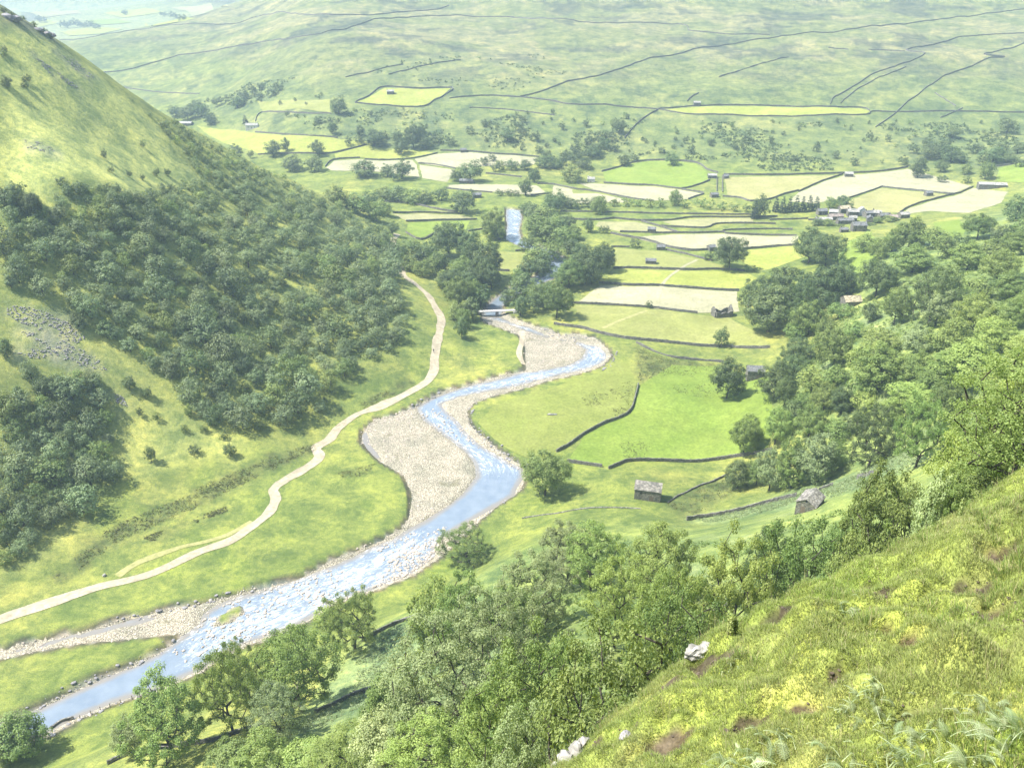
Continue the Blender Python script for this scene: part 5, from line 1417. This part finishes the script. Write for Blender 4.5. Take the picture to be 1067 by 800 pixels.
# ---- the hillside wood
W1 = '147,117 165,124 200,137 228,150 255,166 285,182 318,199 345,212 372,224 398,238 408,255 412,275 414,292 420,330 424,352 402,372 372,377 352,408 346,428 300,442 270,449 240,452 216,438 186,422 160,398 152,378 120,356 90,348 70,326 40,306 2,286 2,196 25,202 45,217 70,202 100,196 130,202 172,204 200,197 208,185 195,165 172,138 158,126'
W2 = '2,408 30,430 40,404 62,402 82,398 100,402 114,424 120,478 123,500 95,512 92,538 60,548 30,570 2,598'
def fill_wood(s, sizes, group, tint, kinds, gap, seed, nmax):
    """trees over one patch of hillside, standing about a crown apart; sizes(x, y) gives height and width in metres"""
    r = np.random.default_rng(seed); P = np.array(pts(s)); out = []
    x0, y0 = P.min(0); x1, y1 = P.max(0)
    tries = 0
    while tries < 60000 and len(out) < nmax:
        tries += 1
        x, y = r.uniform(x0, x1), r.uniform(y0, y1)
        if poly_sd(np.array([x]), np.array([y]), P)[0] > 0: continue
        X, Y, zc = hit(x, y)
        h, w = sizes(x, y, r)
        if any((X - a) ** 2 + (Y - b) ** 2 < (gap * .5 * (w + c)) ** 2 for a, b, c in out): continue
        out.append((X, Y, w))
        plant(X, Y, h, w, kinds(x, y, r), group, tint)
    return len(out)
def sz1(x, y, r):
    f = float(sstep(180, 330, y)) * float(sstep(0, 60, 1067 - x))
    e = r.choice([.55, .7, .85, 1.0, 1.15, 1.35]) * r.uniform(.9, 1.1)
    w = (3.7 + 4.5 * f) * e
    if y < 175: w *= .8
    return w * r.uniform(.85, 1.25), w
def kd1(x, y, r):
    u = r.uniform()
    if y < 175 and u < .45: return 's'
    return 'w' if u < .74 else ('m' if u < .84 else ('d' if u < .95 else 'l'))
n1 = fill_wood(W1, sz1, 'trees of the hillside wood', TINTS['wood'], kd1, .76, 5, 600)
n2 = fill_wood(W2, lambda x, y, r: ((lambda w: (w * r.uniform(.9, 1.2), w))(r.uniform(4.5, 9.5))), 'trees of the lower left wood', TINTS['wood'], lambda x, y, r: 'w' if r.uniform() < .5 else ('m' if r.uniform() < .6 else 'd'), .80, 6, 70)
print('wood trees', n1, n2)
plant_px('''158 481 9 17 d; 203 473 11 10 d; 240 475 13 13 d; 164 438 8 9 m; 146 433 7 9 d; 154 415 10 12 d; 135 405 14 14 d; 197 433 8 12 m; 192 450 8 8 m; 213 450 8 8 m; 233 457 8 8 m; 8 92 12 14 d; 28 86 9 9 d; 26 92 8 7 d; 109 166 7 11 d; 116 180 6 7 d; 135 185 6 8 d; 149 188 6 7 d
164 184 7 9 d; 175 184 7 9 d; 149 153 6 7 s; 5 56 6 9 d; 33 395 16 20 w; 22 420 14 18 d; 70 418 26 26 w; 95 404 14 20 w; 8 372 14 20 d; 60 405 14 16 w; 82 340 14 16 d; 112 352 16 18 d; 4 60 8 8 s;  12 300 12 14 w; 36 226 20 26 d; 58 236 10 14 d; 62 246 8 8 s; 20 210 16 22 d; 4 215 14 24 d
74 200 10 8 s; 88 200 12 9 s; 112 198 8 8 s; 122 200 10 8 s; 65 196 12 12 s; 182 200 8 7 s; 192 195 8 8 s; 12 18 9 6 k; 24 22 9 6 k; 36 28 9 6 k; 46 35 9 6 k; 5 13 8 6 k; 52 40 7 5 k; 258 225 18 18 d; 300 220 10 10 w''', 'scattered trees on the open hillside', TINTS['wood'])

# ---- scrub dots on the far hillside, each one a bush
def scrub(s, n, lo, hi, seed, kinds='bk'):
    r = np.random.default_rng(seed); P = np.array(pts(s)); x0, y0 = P.min(0); x1, y1 = P.max(0); c = 0
    while c < n:
        x, y = r.uniform(x0, x1), r.uniform(y0, y1)
        if poly_sd(np.array([x]), np.array([y]), P)[0] > 0: continue
        X, Y, zc = hit(x, y); w = r.uniform(lo, hi)
        plant(X, Y, w * r.uniform(.7, 1.1), w, kinds[int(r.integers(len(kinds)))], 'bushes on the far hillside', (1, 1, 1)); c += 1
scrub('480,150 520,120 600,116 680,124 760,126 900,126 1060,126 1060,150 950,170 840,178 760,178 700,160 640,164 560,160', 120, 2.2, 5.0, 21, 'bkk')
scrub('160,112 300,92 345,100 340,112 270,112 200,116', 14, 3, 5, 22, 'kk')
scrub('300,120 372,112 470,116 480,150 400,146 330,138', 22, 2.5, 5, 23, 'bk')
scrub('440,60 540,58 540,66 440,70', 8, 2, 3.5, 24, 'bk')
# undergrowth and bushes on the near slope
def under(s, n, lo, hi, seed, group, kinds):
    r = np.random.default_rng(seed); P = np.array(pts(s)); x0, y0 = P.min(0); x1, y1 = P.max(0); c = 0
    while c < n:
        x, y = r.uniform(x0, x1), r.uniform(y0, y1)
        if poly_sd(np.array([x]), np.array([y]), P)[0] > 0: continue
        X, Y, zc = hit(x, y, 40.0); w = r.uniform(lo, hi)
        plant(X, Y, w * r.uniform(.6, .95), w, kinds[int(r.integers(len(kinds)))], group, (1.25, 1.2, 1.1)); c += 1
under('540,600 640,560 800,560 1000,500 1000,540 850,600 740,640 640,720 560,790 420,798 330,796 400,740 460,690', 26, 1.6, 3.4, 31, 'bushes under the near trees', 'bbs')
under('780,400 860,340 1060,240 1060,420 960,470 860,500 800,440', 40, 2.5, 4.5, 32, 'bushes between the trees of the wooded slope', 'bbs')

def cover(name, polys, n, rc, leaf, nl, lm, seed, lift=.4, pred=None, tint=(1, 1, 1), flat=.6, zmin=0.0):
    r = np.random.default_rng(seed); Cs = []
    for s_, n_ in zip(polys, n):
        P = hits(pts(s_), zmin) if isinstance(s_, str) else s_
        q = scatter_in(P, n_, pred); Cs.append(np.c_[q, zat(q[:, 0], q[:, 1]) + lift])
    C = np.concatenate(Cs)
    V, F, T = leaf_cloud(C, rc * r.uniform(.5, 1.4, len(C)), nl, leaf, r, flat)
    o = link(name, mesh_arrays(name, V, [F], [M[lm]], attrs={'tint': T})); o.color = (*tint, 1)
    return tag(o, kind='stuff')
cover('undergrowth', [W1, W2], [2200, 250], 1.0, .55, 13, 'lf_wood', 41, .5)
cover('undergrowth', ['540,600 640,560 800,560 1000,500 1000,540 850,600 740,640 640,720 560,790 520,800 470,760 500,700', '780,400 860,340 1060,240 1060,420 960,470 880,470 800,440'], [700, 1900], 1.0, .5, 26, 'lf_mid', 42, .4, tint=(1.25, 1.2, 1.1))
cover('scrub', ['480,150 520,122 600,118 680,126 760,128 900,128 1060,128 1060,150 950,172 840,179 760,179 700,162 640,166 560,162', '300,122 372,114 470,118 480,150 400,148 330,140', '440,60 560,56 600,75 540,95 470,90 380,75', '200,95 330,80 360,95 280,105 200,112'], [1500, 260, 160, 160], 1.5, 1.1, 12, 'lf_dark', 46, .5, lambda x, y: fbm(x, y, 35, 4, 135) > .12)
cover('bracken', Zn['brack'], [1500, 1400, 700], .55, .30, 12, 'lf_brack', 43, .25, lambda x, y: fbm(x, y, 9, 3, 133) > -.2)
cover('rushes', Zn['rush'], [900, 260, 330, 560, 130, 230, 110, 190, 420, 130], .55, .36, 4, 'lf_rush', 44, .16, lambda x, y: fbm(x, y, 5, 4, 134) > -.15)
raise_all()
print('queue', len(QUEUE), 'mass', len(MASS))

# ================================================================== labels that tell one tree from another
MARKS = [('the isolated stone barn', 675, 509), ('the gabled barn', 842, 523), ('the roofless barn', 751, 324), ('the footbridge', 516, 325), ('the village church-side houses', 0, -999), ('the white gabled village house', 897, 221),
         ('the big grey village house', 894, 236), ('the conifer row', 829, 214), ('the wood-edge barn', 786, 389), ('the tan roofed barn', 886, 313), ('the long pale shed', 1033, 193), ('the lower small barn', 678, 271), ('the upper small barn', 688, 257),
         ('the strip field barn', 679, 240), ('the lane barns', 748, 186), ('the white cottage', 616, 187), ('the long low barn', 486, 188), ('the far left farmhouse', 263, 132), ('the far left shed', 192, 129), ('the square hillside field', 425, 101),
         ('the smooth green field', 690, 181), ('the pale strip field', 800, 116), ('the upper end of the track', 420, 284), ('the kink in the track', 330, 472), ('the sharp track bend', 458, 335), ('the main scree', 50, 335), ('the lower scree', 80, 364),
         ('the tip of the bare slope', 205, 190), ('the notch in the bare slope', 50, 210), ('the crag', 25, 25), ('the hill spur foot', 400, 240), ('the rapids', 470, 450), ('the grass island', 238, 640), ('the river bend', 632, 370), ('the far river', 535, 232),
         ('the white crest rock', 728, 655), ('the limestone ledge', 588, 770), ('the bank fence', 115, 732), ('the calm blue reach', 100, 715), ('the pebble bar', 440, 480), ('the pale hayfield', 690, 312), ('the bracken bank', 430, 690), ('the bracken slope', 860, 500),
         ('the bottom corner of the wood', 250, 448), ('the outer wood corner', 415, 352), ('the middle of the wood', 230, 300), ('the heart of the upper wood', 280, 230), ('the near end of the wood', 20, 250), ('the wood edge above the scree', 110, 335),
         ('the bottom of the lower left wood', 20, 570), ('the top of the lower left wood', 80, 405), ('the wood side facing the bare slope', 120, 215), ('the wood skyline', 260, 172), ('the bright gap among dark trees', 885, 285), ('the crest grass edge', 900, 560),
         ('the wooded slope top corner', 1050, 235), ('the tumbled stone line', 610, 531), ('the rushes', 90, 570), ('the intake wall corner', 905, 117), ('the zigzag moor wall', 900, 80), ('the dropped wall on the far slope', 665, 130), ('the lower track', 200, 578),
         ('the wood face beside the track', 370, 330), ('the dark belt of the wood', 300, 340), ('the lower slope of the wood', 200, 390), ('the upper fringe of the wood', 170, 160), ('the spur trees', 350, 225)]
MARKS = [m for m in MARKS if m[2] > -900]
def rel_words(dx, dy):
    a = math.degrees(math.atan2(-dy, dx)) % 360
    return ['right of', 'up and right of', 'above', 'up and left of', 'left of', 'down and left of', 'below', 'down and right of'][int(((a + 22.5) % 360) // 45)]
used = {}
small_tab = {}
for t in sorted(TREES, key=lambda t: -t['px']):
    base = 'shrub' if t['cat'] == 'shrub' else t['noun']
    size = 'huge' if t['px'] > 95 else 'big' if t['px'] > 60 else 'large' if t['px'] > 40 else 'medium' if t['px'] > 26 else 'small' if t['px'] > 15 else 'little' if t['px'] > 9 else 'tiny'
    form = 'slim ' if t['ratio'] > 1.35 else 'broad ' if t['ratio'] < .85 else 'rounded '
    near = sorted(MARKS, key=lambda m: (m[1] - t['x']) ** 2 + (m[2] - t['y']) ** 2)[:4]
    lab = None
    for m in near:
        dx, dy = t['x'] - m[1], t['y'] - m[2]; d = math.hypot(dx, dy)
        far = 'just' if d < 18 else 'a little' if d < 38 else 'some way' if d < 75 else 'well'
        for f in ('', form):
            c = f"{size} {f}{t['colw']} {base} {far} {rel_words(dx, dy)} {m[0]}"
            if c not in used and len(c.split()) <= 16:
                lab = c; break
        if lab: break
    if lab is None:
        m = near[0]; dx, dy = t['x'] - m[1], t['y'] - m[2]
        lab = f"{size} {form}{t['colw']} {base} {rel_words(dx, dy)} {m[0]}"
        t['group'] = 'look-alikes: ' + lab
        if lab in used:
            pass
        small_tab.setdefault(lab, []).append(t)
    used[lab] = 1
    tag(t['o'], lab, t['cat'], t['group'])
print('trees', len(TREES), 'shared labels', sum(len(v) for v in small_tab.values()))

# ================================================================== near grass, ferns and tall weeds
def blades(name, P, per, hgt, wid, spread, seed, colf, lean=.5):
    r = np.random.default_rng(seed); n = len(P) * per
    ci = np.repeat(np.arange(len(P)), per)
    a = r.uniform(0, 6.28, n); rad = r.uniform(0, 1, n) ** .6 * spread[ci]
    X = P[ci, 0] + rad * np.cos(a); Y = P[ci, 1] + rad * np.sin(a)
    Z = zat(X, Y) - .02
    h = hgt[ci] * r.uniform(.5, 1.2, n); ln = r.uniform(.25, 1.0, n) * lean
    b = a + r.normal(0, .7, n)
    # combed downhill a little
    dx = np.cos(b) * ln * h - .22 * h; dy = np.sin(b) * ln * h + .10 * h; dz = h * np.sqrt(np.clip(1 - (ln * .8) ** 2, .15, 1))
    wx = -np.sin(b) * wid * .5; wy = np.cos(b) * wid * .5
    p0 = np.c_[X - wx, Y - wy, Z]; p1 = np.c_[X + wx, Y + wy, Z]
    m0 = np.c_[X - wx * .8 + dx * .45, Y - wy * .8 + dy * .45, Z + dz * .62]; m1 = np.c_[X + wx * .8 + dx * .45, Y + wy * .8 + dy * .45, Z + dz * .62]
    t = np.c_[X + dx, Y + dy, Z + dz]
    V = np.stack([p0, p1, m1, m0, t], 1).reshape(-1, 3)
    I = np.arange(n) * 5
    F4 = np.stack([I, I + 1, I + 2, I + 3], -1); F3 = np.stack([I + 3, I + 2, I + 4], -1)
    C = np.repeat(colf(X, Y, r, ci), 5, axis=0)
    return tag(link(name, mesh_arrays(name, V, [F4, F3], [M['blade']], attrs={'col': C})), kind='stuff')
def knoll_pts(n, seed, pred=None):
    r = np.random.default_rng(seed); out = []; tot = 0
    while tot < n:
        x = r.uniform(-6, 32, n * 3); y = r.uniform(5.0, 34, n * 3)
        s, _ = crest_s(x, y)
        px, py, zc = project(x, y, zat(x, y))
        k = (s < 1.6) & (px > -60) & (px < 1480) & (py < 960)
        # denser close by, where each tuft is larger in view
        k &= r.uniform(0, 1, len(x)) < np.clip((16.0 / np.maximum(zc, 8)) ** 1.0, .35, 1)
        if pred is not None: k &= pred(x, y)
        out.append(np.c_[x[k], y[k]]); tot += int(k.sum())
    return np.concatenate(out)[:n]
def scarless(x, y):
    q = np.full(x.shape, -9.0); wob = fbm(x, y, .8, 3, 74)
    for cx_, cy_, rr_, dd_ in SCARS:
        q = np.maximum(q, 1.15 - np.sqrt(((x - cx_) * .8 + (y - cy_) * .3) ** 2 + ((y - cy_) * .9 - (x - cx_) * .2) ** 2) / rr_ + .6 * wob)
    return q < .25
tp = knoll_pts(23000, 3, scarless)
r0 = np.random.default_rng(4)
big = np.clip(.55 + .7 * fbm(tp[:, 0], tp[:, 1], 1.6, 3, 131) + r0.normal(0, .2, len(tp)), .15, 1.6)
def gcolr(X, Y, r, ci):
    a1 = fbm(X, Y, 3.0, 4, 71); a2 = fbm(X, Y, .9, 3, 72)
    C = np.tile(np.array([[.255, .305, .085]]), (len(X), 1))
    def put(w, c):
        w = np.clip(w, 0, 1)[:, None]; C[:] = C * (1 - w) + np.array(c) * w
    put(sstep(0, .5, a1 + .4 * a2), (.27, .315, .095)); put(sstep(.05, .5, -a1 + .4 * a2) * .85, (.22, .31, .065)); put(sstep(.1, .5, a2) * .4, (.30, .32, .12))
    C *= r.uniform(.7, 1.3, len(X))[:, None]
    k = r.uniform(0, 1, len(X)) < .06; C[k] = (.44, .40, .22)
    return C
blades('grass', tp, 28, .07 + .10 * big, .011, .10 + .11 * big, 5, gcolr, .75)

r1 = np.random.default_rng(14); tp2 = knoll_pts(2300, 8, scarless); tp2 = tp2[fbm(tp2[:, 0], tp2[:, 1], 2.4, 3, 137) > .12]
def sedge(X, Y, r, ci):
    C = np.tile(np.array([[.20, .28, .06]]), (len(X), 1)); k = r.uniform(0, 1, len(X)); C[k < .25] = (.38, .35, .17); C[k > .85] = (.12, .18, .04)
    return C * r.uniform(.75, 1.25, len(X))[:, None]
blades('grass', tp2, 46, r1.uniform(.18, .34, len(tp2)), .012, r1.uniform(.07, .16, len(tp2)), 15, sedge, .8)
r2 = np.random.default_rng(24); tp3 = knoll_pts(350, 9, scarless)
blades('grass', tp3, 5, r2.uniform(.35, .62, len(tp3)), .007, r2.uniform(.05, .2, len(tp3)), 16, lambda X, Y, r, ci: np.tile(np.array([[.42, .37, .19]]), (len(X), 1)) * r.uniform(.7, 1.2, len(X))[:, None], .35)

cl = []
r3 = np.random.default_rng(34)
for cx_, cy_, rr_, dd_ in SCARS:
    k = int(10 + 26 * rr_); cl.append(np.c_[cx_ + r3.normal(0, rr_ * .6, k), cy_ + r3.normal(0, rr_ * .6, k)])
cl = np.concatenate(cl)
stones('soil_clods', cl, .015 + .035 * r3.uniform(0, 1, len(cl)) ** 2, M['soil'], sub=2, sink=.15)

def frond(r, ln, w):
    """one bracken frond arching from the origin along +x: stem with paired leaflets"""
    V = []; F = []; n = 18
    P = [np.array([ln * t * (1 - .12 * t), 0, ln * (.8 * t - .95 * t * t)]) for t in np.linspace(0, 1, n)]
    for i in range(2, n - 1):
        t = i / (n - 1); l = w * (1.0 - t) ** .8 * (1 if t > .2 else .7)
        for s in (-1, 1):
            b = P[i]; d = np.array([.45, s, -.18]); d /= np.linalg.norm(d); tip = b + d * l
            c = np.array([1, 0, .2]) * l * .15
            k = 4
            for q in range(k):   # leaflets along each side branch
                f0, f1 = q / k, (q + 1) / k; a0 = b + d * l * f0; a1 = b + d * l * f1; ww = (1 - f0 * .75)
                j = len(V); V += [a0 - c * ww, a1 - c * ww * .25, a1 + c * ww * .25 + (0, 0, .004), a0 + c * ww]; F.append((j, j + 1, j + 2, j + 3))
    for i in range(n - 1):
        j = len(V); hw = .006; V += [P[i] + (0, -hw, 0), P[i + 1] + (0, -hw, 0), P[i + 1] + (0, hw, 0), P[i] + (0, hw, 0)]; F.append((j, j + 1, j + 2, j + 3))
    return np.array(V), np.array(F)
def fern(label, x, y, nfr, ln, tint=(1, 1, 1), zmin=0.0):
    r = np.random.default_rng(int(x * 7 + y)); X, Y, zc = hit(x, y, zmin); Z = float(zat(X, Y))
    root = empty('fern', (X, Y, Z - .02)); tag(root, label, 'fern')
    main = r.uniform(2.4, 4.4)
    for k in range(int(nfr * 1.7)):
        l = ln * r.uniform(.45, .95)
        V, F = frond(r, l, l * r.uniform(.24, .36))
        el = r.uniform(.05, .85); az = main + r.normal(0, 1.1); ce, se = math.cos(el), math.sin(el); rl = r.normal(0, .35)
        Y_ = V[:, 1] * math.cos(rl) - V[:, 2] * math.sin(rl); Z_ = V[:, 1] * math.sin(rl) + V[:, 2] * math.cos(rl)
        Q = np.c_[V[:, 0] * ce - Z_ * se, Y_, V[:, 0] * se + Z_ * ce]
        ox, oy = r.normal(0, ln * .34, 2)
        o = link('frond', mesh_arrays('frond', Q, [F], [M['fern']], attrs={'tint': np.clip(r.uniform(.0, .9) + r.uniform(-.2, .2, len(Q)), 0, 1)}), root, (ox, oy, float(zat(X + ox, Y + oy)) - Z + .03), az)
        o.color = (*tint, 1)
FERNS = [('pale fern clump in the middle of the near grass', 905, 724, 12, .5), ('small fern just left of the middle fern clump', 890, 742, 9, .45), ('pale fern on the crest side, by the dry white patch', 886, 640, 11, .55),
         ('large pale fern at the bottom, right of the green hollow', 962, 778, 14, .54), ('fern at the bottom right corner', 1030, 788, 14, .56), ('fern above the bottom right corner', 1045, 764, 12, .55), ('bottom left fern of the near grass, half cut off', 790, 792, 15, .6),
         ('fern beside the bottom left one, further up', 812, 772, 11, .5), ('fern at the bottom edge, between the grass tussocks', 862, 797, 12, .55), ('tiny fern high on the near grass, below the crest rock', 766, 690, 7, .36), ('bottom edge fern, nearest the corner', 1000, 806, 12, .6),
         ('fern near the right edge, halfway up the grass', 1022, 738, 9, .45), ('fern left of the large pale one', 938, 792, 10, .5), ('faint fern between the middle clump and the bottom ferns', 928, 752, 7, .4), ('fern on the left part of the bottom edge', 750, 797, 9, .45)]
for f in FERNS: fern(*f)

def weed(label, x, y, hpx, n, zmin=0.0):
    X, Y, zc = hit(x, y, zmin); Z = float(zat(X, Y)); h = hpx * zc / FPX
    r = np.random.default_rng(int(x)); root = empty('tall_weed', (X, Y, Z)); tag(root, label, 'weed')
    for k in range(n):
        ox, oy = r.normal(0, .10, 2); hh = h * r.uniform(.75, 1.05); l0 = r.normal(0, .05 * h, 2)
        m = MB(); P = [np.array([ox + l0[0] * f * f, oy + l0[1] * f * f, hh * f]) for f in np.linspace(0, 1, 5)]; m.tube(P, [.012, .011, .010, .008, .005], 5); st = m.build('stem', M['wood'], root)
        C = np.array([P[2] * (1 - f) + P[4] * f for f in np.linspace(-.5, 1, 12)]); C[:, 2] = np.maximum(C[:, 2], .05)
        LV, LF, T = leaf_cloud(C, np.full(12, .05), 10, .07, r); lf = link('leaf', mesh_arrays('leaf', LV, [LF], [M['fern']], attrs={'tint': T}), root); lf.color = (.8, .8, .5, 1)
weed('thin seeding thistle on the crest, topmost of the tall weeds', 993, 541, 32, 2)
weed('bushy pale thistle clump on the crest below the dark bush', 963, 548, 26, 5)
weed('green nettle clump on the crest beside the white rock', 762, 660, 26, 6)

# ================================================================== air, sky, sun, camera
SUN_AZ, SUN_EL = -93.0, 57.0       # degrees right of straight ahead (negative: left), and above the horizon
mh, nth, outh = mat_new('haze')
pv_ = nth.nodes.new('ShaderNodeVolumePrincipled'); pv_.inputs['Color'].default_value = (.49, .64, .83, 1); pv_.inputs['Density'].default_value = .00024; pv_.inputs['Anisotropy'].default_value = .1
nth.links.new(pv_.outputs[0], outh.inputs['Volume'])
zlo, zhi = float(GZ.min()) - 1.5, max(160.0, float(GZ.max()) + 25)
hb = MB(); hb.box(-4800, 4800, -4800, 4900, zlo, zhi); hz = hb.build('haze', mh); hz['kind'] = 'stuff'

w = bpy.data.worlds.new('World'); scene.world = w; w.use_nodes = True; nt = w.node_tree
bg = nt.nodes.get('Background') or nt.nodes.new('ShaderNodeBackground')
sky = nt.nodes.new('ShaderNodeTexSky'); sky.sky_type = 'NISHITA'; sky.sun_disc = False
sky.sun_elevation = R(SUN_EL); sky.sun_rotation = R(SUN_AZ); sky.air_density = 1.0; sky.dust_density = 1.6; sky.ozone_density = 1.0; sky.altitude = 300
nt.links.new(sky.outputs[0], bg.inputs[0]); bg.inputs[1].default_value = .105
sl = bpy.data.lights.new('sun', 'SUN'); sl.energy = 5.0; sl.angle = R(.53); sl.color = (1.0, .955, .88)
so = bpy.data.objects.new('sun', sl); COL.objects.link(so)
ds = Vector((math.sin(R(SUN_AZ)) * math.cos(R(SUN_EL)), math.cos(R(SUN_AZ)) * math.cos(R(SUN_EL)), math.sin(R(SUN_EL))))
so.rotation_euler = ds.to_track_quat('Z', 'Y').to_euler(); so.location = (-300, 200, 600)

cam = bpy.data.cameras.new('camera'); co = bpy.data.objects.new('camera', cam); COL.objects.link(co)
co.location = (0, 0, HC); co.rotation_euler = (R(90) - PITCH, 0, 0)
cam.sensor_fit = 'HORIZONTAL'; cam.sensor_width = 36.0; cam.lens = 36.0 * FPX / 1067.0
cam.clip_start = .1; cam.clip_end = 12000
scene.camera = co
scene.render.engine = 'CYCLES'
cy = scene.cycles
cy.max_bounces = 5; cy.diffuse_bounces = 2; cy.glossy_bounces = 2; cy.transmission_bounces = 3; cy.volume_bounces = 1; cy.transparent_max_bounces = 4
cy.use_denoising = True; cy.use_adaptive_sampling = True; cy.adaptive_threshold = .02
cy.caustics_reflective = False; cy.caustics_refractive = False; cy.sample_clamp_indirect = 6
scene.view_settings.view_transform = 'Standard'; scene.view_settings.look = 'None'; scene.view_settings.gamma = 1.0; scene.view_settings.use_curve_mapping = False
scene.view_settings.exposure = 1.58
